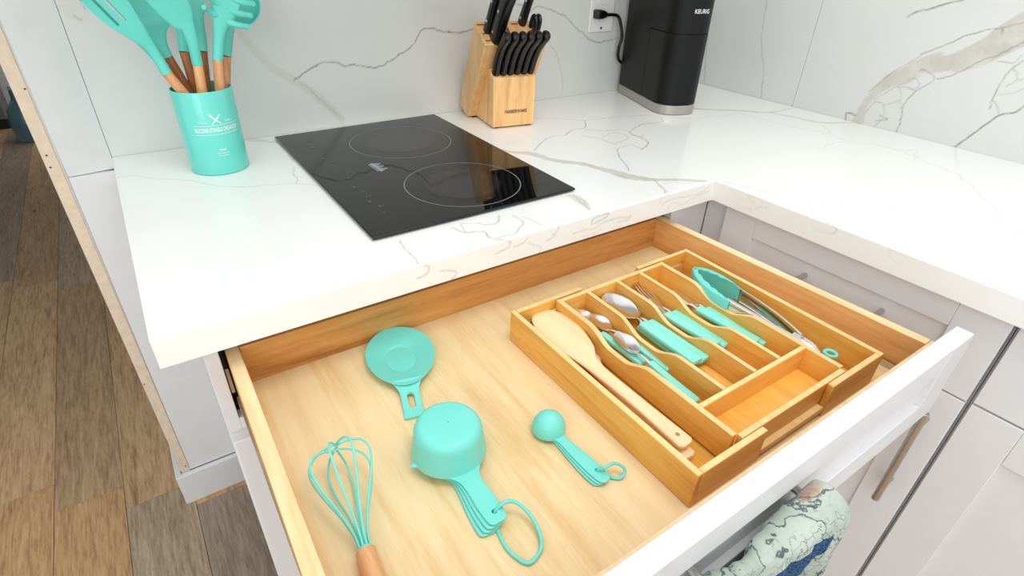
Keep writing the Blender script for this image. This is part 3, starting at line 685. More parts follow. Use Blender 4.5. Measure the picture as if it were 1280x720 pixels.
def addtext(b, s, size, sq, bold, x, y):
    tb = text_bm(s, size, sq, bold); bmesh.ops.translate(tb, vec=(x, y, 0), verts=tb.verts[:]); me = bpy.data.meshes.new('x'); tb.to_mesh(me); tb.free(); b.from_mesh(me)
b = B(); addtext(b, 'SILICONE UTENSILS ORGANIZER', .0098, .50, .0002, 0, 0)
lin = lambda xa, xb, y, n=14: [(xa+(xb-xa)*i/n, y) for i in range(n+1)]
strip2d(b, lin(-.036, .036, .0078), .0003); strip2d(b, lin(-.036, .036, -.0072), .0003)
strip2d(b, lin(-.029, -.014, .0125), .0003); strip2d(b, lin(.014, .029, .0125), .0003)
for x in (-.024, -.0215, -.018, .0155, .019, .022): strip2d(b, [(x-.0006, .0148), (x+.0006, .0148)], .0005)
strip2d(b, [(-.007, .0245), (-.004, .0205), (.0075, .0095)], [.0012, .0011, .0006]); strip2d(b, [(.008, .0255), (.003, .0195), (-.0075, .0095)], [.0006, .0013, .0006])
for k in (-1, 0, 1): strip2d(b, [(-.0085+k*.0012, .0268+k*.0006), (-.0062+k*.0010, .0238)], .0003)
strip2d(b, [(-.006, -.0325), (-.003, -.0342), (0, -.0338), (.003, -.0342), (.006, -.0325)], [.0002, .0010, .0006, .0010, .0002])
addtext(b, 'BEST DESIGN FOR', .0030, .8, 0, 0, -.040); addtext(b, 'HOME KITCHEN', .0030, .8, 0, 0, -.044)
part('printed_logo', wrap(b, A0, zc), M['print'], t, 'white printed lettering and crossed cutlery', flat=True)
# utensils: wooden handle, silicone head
def utensil(name, label, base, joint, ctrl, up, wood_='handlewood', r0=.0085, r1=.0075, cuts=None, extra=None):
    base, joint = V(base), V(joint)
    t = thing(name, label, 'utensil', base, 'kitchen utensils in the aqua jar')
    d = (joint-base).normalized()
    part('handle', tube(B(), [base, base+d*.004, base.lerp(joint, .5), joint], [r0*.6, r0*.9, r0, r1], 16), M[wood_], t)
    bm = blade(B(), lerp_st([(joint-d*.001, r1*1.08, r1*1.05, 0, 1)]+ctrl, 6), up, 24)
    if extra: extra(bm)
    if cuts: bm = cut(bm, cuts)
    part('head', bm, M['tealdeep'], t)
    return t
def jp(a, b, y): return at(a, b, y=y)
jb = lambda x, y: V((JX+x, JY+y, H+.012))
toCam = lambda p: (CAM-V(p)).normalized()
# slotted spoon at front left
J1 = jp(208, 91, -.150); a1, b1, c1, d1_, e1 = jp(190, 62, -.150), jp(172, 42, -.155), jp(143, 14, -.157), jp(118, -14, -.155), jp(92, -38, -.15)
upv = toCam(b1)*1.0+V((.0, 0, .35))
ax = (e1-b1).normalized(); sd = ax.cross(upv.normalized()).normalized(); nn = sd.cross(ax).normalized()
def slot(c, L, wd, axv, nv):
    s_ = axv.cross(nv).normalized(); c = V(c); pts = []
    for k in range(16):
        a = 2*PI*k/16; pts.append(c+axv*(L*.5*math.copysign(1, math.cos(a)) + wd*math.cos(a))+s_*wd*math.sin(a)-nv*.03)
    return prism(B(), pts, nv*.06)
sl_c = jp(141, 24, -.157)
utensil('slotted_spoon', 'aqua slotted spoon leaning far left out of the jar, slots showing', jb(.030, -.012), J1,
    [(a1, .0085, .006, 0), (b1, .014, .0035, .002), (c1, .024, .0028, .007), (d1_, .027, .0026, .010), (e1, .021, .0026, .008), (e1+ax*.015, .008, .0024, .003)], upv, 'handlewood',
    cuts=[slot(b1.lerp(d1_, .62)+sd*o_s, .040, .0022, ax, nn) for o_s in (-.013, -.001)])
# solid turner behind it
J2 = jp(209, 70, -.112); a2, b2, c2, d2_ = jp(201, 56, -.112), jp(193, 40, -.108), jp(186, 17, -.098), jp(168, -14, -.09)
utensil('turner', 'broad aqua turner behind the slotted spoon in the jar', jb(.016, .018), J2,
    [(a2, .0100, .005, 0), (b2, .0185, .0035, 0), (b2.lerp(c2, .45), .0255, .0026, 0), (c2, .030, .002, 0), (d2_, .034, .0016, 0)], toCam(b2), 'handlewood2')
# flat spatula, centre
J3 = jp(247, 80, -.145); a3, b3, c3, d3_ = jp(241, 54, -.15), jp(235, 36, -.152), jp(219, 12, -.155), jp(200, -14, -.158)
utensil('spatula', 'large aqua spatula with orange-brown handle in the middle of the jar', jb(-.012, -.022), J3,
    [(a3, .0085, .0065, 0), (b3, .0105, .0045, 0), (b3.lerp(c3, .35), .0165, .003, 0), (c3, .0235, .0025, 0), (d3_, .027, .002, 0)], toCam(b3), 'handlewood')
# two back spoons
J4 = jp(230, 64, -.115); a4, b4, c4 = jp(228, 42, -.108), jp(221, 14, -.098), jp(214, -16, -.088)
utensil('scraper', 'narrow aqua scraper on a dark wooden handle at the back of the jar', jb(.0, .028), J4, [(a4, .0085, .006, 0), (b4, .011, .005, 0), (c4, .014, .004, 0)], toCam(b4), 'handlewood2')
J5 = jp(253, 64, -.118); a5, b5, c5, d5 = jp(251, 45, -.110), jp(247, 22, -.10), jp(242, 0, -.092), jp(238, -26, -.085)
utensil('cooking_spoon', 'aqua cooking spoon standing upright at the back centre of the jar', jb(-.006, .030), J5, [(a5, .0082, .006, 0), (b5, .009, .005, 0), (c5, .016, .0035, .004), (d5, .028, .003, .009)], toCam(b5), 'handlewood2')
# pasta fork
J6 = jp(272, 74, -.150); a6, b6, c6, d6 = jp(274, 45, -.152), jp(277, 26, -.156), jp(282, 6, -.160), jp(285, -14, -.162)
uf = (toCam(b6)).normalized(); ax6 = (d6-b6).normalized(); sd6 = ax6.cross(uf).normalized(); n6 = sd6.cross(ax6).normalized()
def tines(bm):
    for s, sg in ((.0, 1), (.018, 1), (.036, 1), (.004, -1), (.022, -1), (.040, -1)):
        p0 = b6+ax6*(s+.002)+sd6*sg*.008; k = 1 if sg > 0 else .62
        tube(bm, smooth_path([p0, p0+sd6*sg*.012*k+n6*.003+ax6*.001, p0+sd6*sg*.023*k+n6*.009+ax6*.004, p0+sd6*sg*.030*k+n6*.018+ax6*.007], 4), [.0056]*4+[.005]*4+[.0045]*4+[.0036], 12)
utensil('pasta_fork', 'aqua pasta fork with rounded tines at the right front of the jar', jb(.006, -.026), J6, [(a6, .0088, .007, 0), (b6, .013, .005, 0), (c6, .019, .004, .003), (d6, .020, .004, .005)], uf, 'handlewood', extra=tines)
# ladle
J7 = jp(283, 70, -.118); a7 = jp(285, 42, -.112); LC = jp(295, 1, -.098)
t7 = thing('ladle', 'aqua ladle behind the pasta fork, bowl curving right', 'utensil', jb(.010, .022), 'kitchen utensils in the aqua jar')
part('handle', tube(B(), [jb(.010, .022), jb(.010, .022).lerp(J7, .5), J7], [.0075, .0085, .0075], 16), M['handlewood'], t7)
bm = blade(B(), lerp_st([(J7, .008, .0078, 0), (a7, .0085, .006, 0), (jp(286, 18, -.106), .012, .004, 0), (jp(290, 6, -.1), .014, .003, 0)], 6), toCam(a7), 20)
part('neck', bm, M['tealdeep'], t7)
axl = (toCam(LC)*.8+V((.2, 0, .2))).normalized(); RL = .040
prof = [(RL*math.sin(a), -RL*.75*math.cos(a)) for a in np.linspace(0, PI/2, 12)]+[((RL-.002)*math.sin(a), -(RL*.75-.002)*math.cos(a)) for a in np.linspace(PI/2, 0, 12)]
part('head', lathe(B(), prof, LC-axl*.004, 48, axl), M['tealdeep'], t7)
# leftmost strainer edge
J8 = jp(206, 84, -.128)
utensil('spoonula', 'leftmost aqua spoonula, only its edge shown behind the slotted spoon', jb(.022, .004), J8, [(jp(178, 55, -.13), .007, .005, 0), (jp(148, 30, -.128), .008, .003, .001), (jp(122, 8, -.125), .014, .0026, .003), (jp(98, -12, -.12), .022, .0025, .006)], V((.3, -.7, 1)), 'handlewood2', .007, .0065)
# ------------------------------------------------------------------ knife block
KF = V((-.8439, -.1693, H)); ku = V((.985, -.17, 0)).normalized(); kv = V((.17, .985, 0)).normalized()
def K(u, v, z): return KF+ku*u+kv*v+V((0, 0, z))
t = thing('knife_block', 'pale wooden knife block full of black-handled knives', 'knife block', KF)
part('slanted_block', prism(B(), [K(-.021, v, z) for v, z in ((.104, .003), (.1144, .003), (.167, .0188), (.0576, .2149), (-.003, .1786))], ku*.145), M['block'], t, bevel=.0018)
fb_ = part('front_block', prism(B(), [K(0, v, z) for v, z in ((0, .003), (0, .1095), (.031, .1245), (.105, .003))], ku*.1035), M['block'], t, bevel=.002)
for u, v in ((.006, .006), (.085, .006), (-.01, .104), (.11, .104)): part('foot', prism(B(), [K(u, v, 0), K(u+.012, v, 0), K(u+.012, v+.01, 0), K(u, v+.01, 0)], (0, 0, .0032)), M['black'], t)
tb = text_bm('FARBERWARE', .0105, .82, .0001); place_flat(tb, K(.0560, -.0012, .036), ku, (0, 0, 1)); part('printed_name', tb, M['brown'], fb_, flat=True)
kd = (kv*-.119+V((0, 0, .196))).normalized(); kn = (kv*.196+V((0, 0, .119))).normalized()      # knife axis, across towards the back
fn_ = kd; fp = K(0, -.003, .1786)
def slotface(px): return at_plane(px, fp, fn_)
sb = B()
for p, L in (((601, 31), .018), ((607, 42), .014), ((611, 51), .014), ((643, 30), .016)):
    c = slotface(p); prism(sb, [c-ku*L*.5-kn*.0012, c+ku*L*.5-kn*.0012, c+ku*L*.5+kn*.0012, c-ku*L*.5+kn*.0012], kd*.0004)
part('knife_slot', sb, M['darkgap'], t, kind='stuff')
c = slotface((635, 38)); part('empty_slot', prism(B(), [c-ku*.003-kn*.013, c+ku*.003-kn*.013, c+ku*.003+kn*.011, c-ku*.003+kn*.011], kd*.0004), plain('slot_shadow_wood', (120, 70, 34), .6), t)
# steak knives
tf_ = lambda v: .1095+v*(.0150/.031)
for i in range(6):
    u = .0105+.0165*i; bse = K(u, .014, tf_(.014)-.001)
    k = thing('steak_knife', ['leftmost steak knife in the front row, steel spine showing', 'second steak knife from the left in the front row', 'third steak knife from the left in the front row', 'fourth steak knife from the left in the front row', 'fifth steak knife from the left in the front row', 'rightmost steak knife in the front row of the block'][i], 'knife', bse, 'steak knives in the front of the knife block')
    st = []
    for s, hw, bend in ((0, .0062, 0), (.006, .0085, .0005), (.03, .0080, .0040), (.06, .0078, .0035), (.085, .0088, -.002), (.098, .0098, -.006), (.105, .0085, -.008), (.109, .004, -.009)):
        st.append((bse+kd*s+kn*bend+ku*(.00012*i*s*100), hw*1.2, .0077 if s < .108 else .005, 0, .8))
    part('handle', blade(B(), lerp_st(st, 4), ku, 20), M['black'], k)
    part('blade', blade(B(), [(bse-kd*.012, .006, .0006, 0), (bse+kd*.002, .006, .0006, 0)], ku, 8), M['chrome'], k)
    if i == 0:
        st2 = [(p_[0]-ku*.0012, p_[1]+.0003, .0011, 0, .8) for p_ in st[:-1]]; part('tang', blade(B(), lerp_st(st2, 4), ku, 16), M['chrome'], k, 'shiny steel tang strip')
        for s in (.025, .055): part('rivet', lathe(B(), [(0, 0), (.0022, 0), (.0022, .0006), (0, .0007)], bse+kd*s-ku*.0052+kn*.004, 16, -ku), M['chrome'], k)
def bigknife(label, px, L, hw, lean=0., th=.0075, riv=(.025, .07), rface=-1):
    b_ = slotface(px); k = thing('kitchen_knife', label, 'knife', b_, 'large knives in the knife block')
    st = []
    for s, w_, bnd in ((0, hw*.9, 0), (.008, hw*1.0, 0), (.04, hw*.82, .001), (.08, hw*.86, 0), (L-.012, hw*1.05, -.002), (L-.003, hw*.95, -.004), (L, hw*.6, -.004)):
        st.append((b_+kd*s+kn*bnd+ku*lean*s, w_, th, 0, .7))
    part('handle', blade(B(), lerp_st(st, 4), ku, 20), M['black'], k)
    part('blade', blade(B(), [(b_-kd*.004, hw*.9, .001, 0), (b_+kd*.001, hw*.9, .001, 0)], ku, 8), M['chrome'], k)
    for s in riv: part('rivet', lathe(B(), [(0, 0), (.0030, 0), (.0030, .0008), (0, .0009)], b_+kd*s+ku*(lean*s+rface*(th-.0003)), 16, ku*rface), M['chrome'], k)
bigknife('largest black kitchen knife at the front left of the block', (620, 49), .125, .0205, .03, .0125, (.018, .066))
bigknife('black kitchen knife half hidden behind the largest one', (609, 39), .115, .011, .03)
bigknife('black kitchen knife at the back left corner of the block', (612, 29), .110, .010, .03)
bigknife('black kitchen knife alone at the back right of the block', (652, 29), .120, .012, .05, .0075, (.014, .055))
c = slotface((667, 36)); k = thing('kitchen_scissors', 'black-handled kitchen scissors at the right edge of the block', 'scissors', c)
for s in (-1, 1):
    q = c+ku*s*.005
    part('handle', tube(B(), smooth_path([q-kd*.002-kn*.009, q+kd*.012-kn*.011, q+kd*.026-kn*.007, q+kd*.030, q+kd*.026+kn*.007, q+kd*.012+kn*.009, q-kd*.002+kn*.006], 5), .0046, 10), M['black'], k)
# ------------------------------------------------------------------ coffee maker
CO = V((-.330, -.026, H)); cu_ = V((.945, -.325, 0)).normalized(); cv = V((-.325, -.945, 0)).normalized()
CW, CL = .112, .262
def outline(g=0, L=CL, W=CW, rr=.046, rb=.008, v0=0.):
    pts = []
    def arc(cu0, cv0, r, a0, a1, n):
        for i in range(n+1):
            a = a0+(a1-a0)*i/n; pts.append((cu0+r*math.cos(a), cv0+r*math.sin(a)))
    arc(rb, v0+rb, rb-g if v0 == 0 else rb, PI, 1.5*PI, 4); arc(W-rb, v0+rb, rb-g, 1.5*PI, 2*PI, 4)
    arc(W-rr, L-rr, rr-g, 0, PI/2, 10); arc(rr, L-rr, rr-g, PI/2, PI, 10)
    return pts
def CP(u, v, z): return CO+cu_*u+cv*v+V((0, 0, z))
def cprism(bm, o_, z0, z1, e=0):
    if not e: return loft(bm, [[CP(u, v, z0) for u, v in o_], [CP(u, v, z1) for u, v in o_]])
    return loft(bm, [[CP(u, v, z) for u, v in oo] for oo, z in ((outline(e), z0), (o_, z0+e), (o_, z1-e), (outline(e), z1))])
t = thing('coffee_maker', 'tall narrow black coffee maker with silver base by the outlet', 'coffee maker', CO)
part('base', cprism(B(), outline(), .001, .0235, .0012), M['silver'], t, 'silver base band')
part('upper_body', cprism(B(), outline(.0004), .1887, .315), M['blackmatte'], t)
part('rear_body', loft(B(), [[CP(u, v, z) for u, v in [(u, v) for u, v in outline(.0004) if v < .1][:5]+[(u, v) for u, v in outline(.0004) if v < .1][5:]+[(CW-.0004, .1425), (.0004, .1425)]] for z in (.0236, .1886)]), M['blackmatte'], t)
# front cover panel, separated by a fine dark joint
fo = [(u, v) for u, v in outline(.0002) if v > .1]; fo = [(CW-.0002, .146)]+fo+[(.0002, .146)]
fc = part('front_cover', loft(B(), [[CP(u, v, z) for u, v in fo] for z in (.0245, .1868)]), M['blackmatte'], t, bevel=.0008)
jo = [(-.0002, .1428), (.004, .1428), (.004, .1460), (-.0002, .1460)]
part('cover_joint', loft(B(), [[CP(u, v, z) for u, v in jo] for z in (.0240, .1885)]), M['darkgap'], t)
part('inner_core', loft(B(), [[CP(u, v, z) for u, v in [(CW-.004, .141)]+[(u, v) for u, v in outline(.004) if v > .1]+[(.004, .141)]] for z in (.1480, .1890)]), M['darkgap'], t)
tb = text_bm('KEURIG', .0128, .90, .00012)
pc = at_plane((871, 13), CP(CW-.02, CL, 0), (cv*.8+cu_*.6))
# wrap the lettering round the head's front right curve
def cwrap(b, s0, z0):
    cuc, cvc, r = CW-.046, CL-.046, .046-.0001
    for v in b.verts:
        a = s0-v.co.x/r
        v.co = CP(cuc+r*math.cos(a), cvc+r*math.sin(a), z0+v.co.y) if a < PI/2 else CP(cuc-(a-PI/2)*r, cvc+r, z0+v.co.y)
    return b
CWA = 1.60; CWZ = .236
part('brand_print', cwrap(tb, CWA, CWZ), M['print'], t, 'white lettering', flat=True)
# ------------------------------------------------------------------ outlet and cord
ox0, ox1 = -.4505, -.3685; oy = lambda x: yw(x)-.0002
t = thing('power_outlet', 'white double power outlet on the splashback beside the coffee maker', 'outlet', (-.41, yw(-.41), H+.22))
def wallbox(xa, xb, za, zb, d0, d1, bm=None): return hexa(bm or B(), [(xa, oy(xa)-d1, za), (xb, oy(xb)-d1, za), (xb, oy(xb)-d0, za), (xa, oy(xa)-d0, za)], [(xa, oy(xa)-d1, zb), (xb, oy(xb)-d1, zb), (xb, oy(xb)-d0, zb), (xa, oy(xa)-d0, zb)])
part('cover_plate', wallbox(ox0, ox1, H+.160, H+.285, 0, .006), M['outlet'], t, bevel=.003, seg=3)
for za in (H+.184, H+.226):
    s_ = part('socket_face', wallbox(-.427, -.392, za, za+.036, .006, .0078), M['outlet'], t, bevel=.001)
    for dx in (-.417, -.403): part('socket_slot', wallbox(dx-.001, dx+.001, za+.016, za+.026, .0078, .0080), M['darkgap'], s_)
part('screw', lathe(B(), [(0, 0), (.0035, 0), (.003, .0012), (0, .0014)], (-.4095, oy(-.41)-.006, H+.170), 20, (0, -1, 0)), M['steel'], t)
pg = at(752, 18, y=-.03)
cm_ = bpy.data.objects['coffee_maker']
def wb(x0_, x1_, z0_, z1_, d0, d1): return wallbox(x0_, x1_, z0_, z1_, d0, d1)
pz = pg.z
c0 = V((pg.x+.020, -.0255, pz-.002))
cord = part('power_cord', tube(B(), smooth_path([c0, at(772, 20, y=-.03), at(776.5, 34, y=-.034), at(777, 48, y=-.036), at(773.5, 60, y=-.034), (-.335, -.024, H+.085), (-.28, -.023, H+.06)], 8), .0042, 12), M['black'], cm_, 'black cable and plug running to the outlet')
part('plug', blade(B(), lerp_st([((pg.x-.017, -.0225, pz), .010, .010, 0, .5), ((pg.x-.008, -.0235, pz), .0115, .0125, 0, .5), ((pg.x+.010, -.0245, pz-.001), .010, .0115, 0, .6), ((pg.x+.022, -.0255, pz-.002), .006, .006, 0, .8)], 3), (0, -1, 0)), M['black'], cord)
# ------------------------------------------------------------------ cutlery tray
TB, TT = ZB+.0006, .8195
TX0, TX1, TY0, TY1 = -1.1415, -.7695, -.6905, -1.0325       # outer left, right, back, front
IX0, IX1, IY0, IY1 = -1.0665, -.8425, -.7012, -1.0242       # inner tray
W = .0085
tray = thing('cutlery_tray', 'expanded bamboo cutlery tray with wavy dividers', 'tray', (-.955, -.86, ZB))
def tb_(name, x0, x1, y0, y1, z0, z1, mat='bamboo', bev=.0007, parent=tray): return part(name, box(B(), min(x0, x1), max(x0, x1), min(y0, y1), max(y0, y1), z0, z1), M[mat], parent, bevel=bev, seg=1, edge=M['bamboolitedge'] if 'floor' not in name else None)
# left extension
tb_('outer_wall', TX0, TX0+W, TY0, TY1, TB, TT)
tb_('outer_wall', TX0+W+.0001, -1.0135, TY0, TY0-.0075, TT-.018, TT, 'bamboox'); tb_('guide_strip', TX0+W+.0001, IX0-.001, TY0, TY0-.0075, TB+.002, TT-.024, 'bamboox')
tb_('outer_wall', TX0+W+.0001, -1.0245, TY1, TY1+.0078, TB, TT, 'bamboox')
tb_('extension_floor', TX0+W, IX0+.006, TY0-.008, TY1+.008, TB, TB+.004, 'bamboofloor')
# right extension
tb_('outer_wall', TX1-W, TX1, TY0, TY1, TB, TT)
tb_('outer_wall', -.8925, TX1-W-.0001, TY0, TY0-.0075, TT-.018, TT, 'bamboox'); tb_('guide_strip', IX1+.001, TX1-W-.0001, TY0, TY0-.0075, TB+.002, TT-.024, 'bamboox')
tb_('outer_wall', -.8925, TX1-W-.0001, TY1, TY1+.0078, TB, TT, 'bamboox')
tb_('extension_floor', IX1-.006, TX1-W, TY0-.008, TY1+.008, TB, TB+.004, 'bamboofloor')
# inner tray
tb_('tray_floor', IX0+.001, IX1-.001, IY0-.001, IY1+.001, TB+.0065, TB+.0135, 'bamboofloor')
tb_('end_wall', IX0+.0076, IX1-.0076, IY0, IY0-.0075, TB+.006, TT, 'bamboox'); tb_('end_wall', IX0+.0076, IX1-.0076, IY1, IY1+.0075, TB+.014, TT, 'bamboox')
tb_('guide_rail', -1.0235, -.8935, TY1+.0005, TY1+.009, TB+.008, TB+.016, 'bamboox')
YC = -.9655
tb_('cross_divider', IX0+.0076, IX1-.0076, YC-.0035, YC+.0035, TB+.008, TT, 'bamboox')
def wavy(name, xa, wd, y0=IY0-.0077, y1=YC+.0037, full=None):
    L = y0-y1; top_ = []
    def zt(s):
        if s < .26: return TT
        if s < .62: q = (s-.26)/.36; return TT-.0175*(.5-.5*math.cos(PI*min(1, q*1.25)))
        if s < .80: q = (s-.62)/.18; return TT-.0175+.0095*(.5-.5*math.cos(PI*q))
        return TT-.008
    dip = lambda s: TT-.0155*(.5-.5*math.cos(PI*max(0, min(1, (s-.27)/.19))))+.0155*(.5-.5*math.cos(PI*max(0, min(1, (s-.55)/.18))))
    n = 44; pts = [V((xa, y0, TB+.008))]+[V((xa, y0-L*k/n, dip(k/n))) for k in range(n+1)]
    if full: pts.append(V((xa, full, TT)))
    pts.append(V((xa, full or y1, TB+.008)))
    b = B(); A = [b.verts.new(p_) for p_ in pts]; D = [b.verts.new(p_+V((wd, 0, 0))) for p_ in pts]; m = len(pts)
    for i in range(m): b.faces.new((A[i], A[(i+1)%m], D[(i+1)%m], D[i]))
    for R2 in (A, D):
        lo0, lo1 = R2[0], R2[-1]
        # fan of quads to a bottom row
        bot_ = [lo0]+[b.verts.new((v.co.x, v.co.y, TB+.008)) for v in R2[2:-2]]+[lo1]
        ups = R2[1:-1]
        for i in range(len(ups)-1): b.faces.new((bot_[i], ups[i], ups[i+1], bot_[i+1]))
    bmesh.ops.remove_doubles(b, verts=b.verts[:], dist=1e-7)
    o = part(name, b, M['bamboo'], tray, edge=M['bamboolitedge'])
    return o
wavy('divider', IX0, .0075, y0=IY0-.0001, full=IY1+.0078); wavy('divider', IX1-.0075, .0075, y0=IY0-.0001, full=IY1+.0078)
for x in (-1.0135, -.9525, -.9025): wavy('divider', x, .0062)
FZ = TB+.0145
# ------------------------------------------------------------------ cutlery
def frame(A, Bp): 
    d = (Bp-A).normalized(); s = d.cross(V((0, 0, 1))).normalized(); return d, s, s.cross(d).normalized()
def handle_(k, a, b, w0=.0062, w1=.0095, th=.0042, mat='tealhandle'):
    a, b = V(a), V(b); d = (b-a).normalized(); L = (b-a).length
    st = [(a, w0*.85, th*.75, 0, .6), (a+d*.002, w0, th, 0, .55), (a+d*L*.3, w0*1.05, th, 0, .5), (a+d*L*.65, (w0+w1)*.5, th, 0, .5), (b-d*.006, w1, th*1.05, 0, .5), (b-d*.0015, w1*.97, th, 0, .55), (b, w1*.8, th*.7, 0, .6)]
    h = part('handle', blade(B(), lerp_st(st, 3), (0, 0, 1), 20), M[mat], k)
    return h
def spoon(label, group, tip, neck, hs, he, hw=.0145, w0=.0055, w1=.0085, dz=.0055, name='teaspoon', th=.0038):
    tip, neck, hs, he = map(V, (tip, neck, hs, he)); k = thing(name, label, 'spoon', tip, group)
    d, s, n = frame(tip, neck); L = (neck-tip).length; st = []
    for q in np.linspace(0, 1, 15):
        w_ = hw*math.sqrt(max(0, 1-(abs(2*q**.88-1))**2.2)); w_ = max(w_, .0012 if q < .5 else .0024)
        dep = dz*math.sin(PI*min(1, q*.98))**.8
        st.append((tip+d*L*q-n*dep*.75, w_, .0006, dep*.85*(w_/hw)**1.6, 1))
    b = neck; st += [(neck+(hs-neck)*.25+V((0, 0, .0012)), .0022, .0012, 0, 1), (neck+(hs-neck)*.6+V((0, 0, .0012)), .0024, .0013, 0, 1), (hs+(hs-neck).normalized()*.002, .0040, .0014, 0, 1)]
    part('bowl', blade(B(), st, (0, 0, 1), 24), M['chrome'], k); handle_(k, hs, he, w0, w1, th)
    return k
g_ = 'teaspoons in the first compartment of the tray'
spoon('teaspoon lying lowest against the left divider, bowl half hidden', g_, at(717, 386, z=FZ+.012), at(741, 403, z=FZ+.011), at(752, 417.5, z=FZ+.009), at(805, 454.5, z=FZ+.006), .0135)
spoon('middle teaspoon with its bowl beside the divider', g_, at(737, 392, z=FZ+.017), at(763.5, 411.5, z=FZ+.016), at(785, 424, z=FZ+.012), at(838, 462, z=FZ+.006), .0135)
spoon('top teaspoon lying across the two other teaspoons', g_, at(771.5, 414, z=FZ+.019), at(797, 441, z=FZ+.018), at(813, 454, z=FZ+.016), at(870, 504, z=FZ+.007), .0135)
g_ = 'tablespoons stacked in the second compartment'
for i, lb in enumerate(('lowest tablespoon in the stack, handle in shadow', 'tablespoon second from the bottom of the stack', 'tablespoon second from the top, handle showing on the right', 'topmost tablespoon of the stack, handle in front')):
    z = FZ+.004+.0046*i; o = ((-3, 3), (5, -1), (8, -2), (0, 0))[i]; o2 = ((0, 0), (1, -1), (2, -1), (0, 0))[i]
    spoon(lb, g_, at(757+o2[0], 366+o2[1], z=z+.004), at(796+o2[0], 397+o2[1], z=z+.002), at(804+o[0], 405+o[1], z=z+.002), at(872+o[0]*1.1+(-14 if i == 0 else 0), 452.5+o[1]+(-8 if i == 0 else 0), z=z), .0205, .0085, .0105, .0075, 'tablespoon', .0042)
def fork(label, tip, root, hs, he):
    tip, root, hs, he = map(V, (tip, root, hs, he)); k = thing('fork', label, 'fork', tip, 'forks in the third compartment')
    d, s, n = frame(tip, root); L = (root-tip).length
    b = B()
    for j in range(4):
        o = s*(-.0078+.0052*j)
        blade(b, [(tip+o*.9, .0006, .0005, 0, 1), (tip+o*.95+d*.006, .0012, .0007, 0, 1), (tip+o+d*L*.5-n*.002, .0015, .0008, 0, 1), (root+o+d*.003, .0018, .0008, 0, 1)], (0, 0, 1), 8)
    part('tines', b, M['chrome'], k)
    part('neck', blade(B(), lerp_st([(root, .0098, .0008, 0, .8), (root+d*.008, .0095, .0009, 0, .9), (root+(hs-root)*.65, .0035, .0014, 0, 1), (hs+(hs-root).normalized()*.002, .0050, .0014, 0, 1)], 4), (0, 0, 1), 16), M['chrome'], k)
    handle_(k, hs, he, .0078, .0098)
for lb, i in (('fork furthest right in its compartment, handle longest', 0), ('middle fork of the three aqua forks', 1), ('fork furthest left against the divider', 2)):
    z = FZ+.004+.0045*i
    P_ = [((800, 352), (821, 374), (851, 390), (919, 431)), ((791, 352), (813, 374), (842, 391), (909, 432)), ((795, 351), (815, 373), (833, 393), (897, 431))][i]
    fork(lb, *[at(*p_, z=z+dz_) for p_, dz_ in zip(P_, (.007, .003, .002, 0))])
def tknife(label, tip, hs, he):
    tip, hs, he = map(V, (tip, hs, he)); k = thing('table_knife', label, 'knife', tip, 'table knives in the fourth compartment')
    d, s, n = frame(tip, hs); L = (hs-tip).length
    part('blade', blade(B(), lerp_st([(tip, .002, .0005, 0), (tip+d*.012, .0075, .0008, 0), (tip+d*L*.5, .0085, .0009, 0), (hs-d*.016, .0085, .001, 0), (hs-d*.014, .0048, .0016, 0), (hs+d*.002, .0052, .0018, 0)], 3), (0, 0, 1), 12), M['chrome'], k)
    handle_(k, hs, he, .0075, .0098, .0042)
tknife('table knife at the right, pushed furthest towards the cross bar', at(868, 372, z=FZ+.004), at(915, 398, z=FZ+.004), at(989, 443, z=FZ+.003))
tknife('middle table knife of the three aqua ones', at(846, 360, z=FZ+.0085), at(885, 386, z=FZ+.0085), at(958, 430, z=FZ+.006))
tknife('table knife on the left resting on the others', at(842, 362, z=FZ+.0135), at(873, 386, z=FZ+.013), at(947, 428, z=FZ+.009))
# ------------------------------------------------------------------ wooden spoons
def wspoon(label, pts, hz, grp):
    k = thing('wooden_spoon', label, 'spoon', pts[0], grp)
    P_ = [V(p_) for p_ in pts]
    d = (P_[-1]-P_[3]).normalized()
    st = lerp_st([(P_[0], .006, .002, 0, 1), (P_[0].lerp(P_[1], .35), .024, .003, .002, 1), (P_[1], .0305, .0032, .004, 1), (P_[2], .024, .0035, .003, 1), (P_[3], .0115, .004, 0, .8), (P_[3].lerp(P_[4], .5), .0095, .004, 0, .6), (P_[4]-d*.012, .0115, .0038, 0, .55), (P_[4]-d*.003, .0105, .0036, 0, .6), (P_[4], .006, .003, 0, .8)], 5)
    bm = blade(B(), st, (0, 0, 1), 24)
    hc_ = P_[4]-d*.016
    bm = cut(bm, [lathe(B(), [(0, -.02), (.0028, -.02), (.0028, .02), (0, .02)], hc_, 16)])
    part('body', bm, M['spoonwood'], k)
zsp = .802
wspoon('pale wooden spoon lying on top in the left tray section', [at(674, 388, z=zsp), at(699, 414, z=zsp), at(722, 437, z=zsp), at(741, 457, z=zsp), at(860, 557, z=zsp-.010)], 0, 'wooden spoons')
wspoon('wooden spoon mostly hidden under the other wooden spoon', [at(684, 396, z=.7795), at(706, 418, z=.7795), at(728, 440, z=.7795), at(747, 463, z=.7795), at(862, 573, z=.7795)], 0, 'wooden spoons')
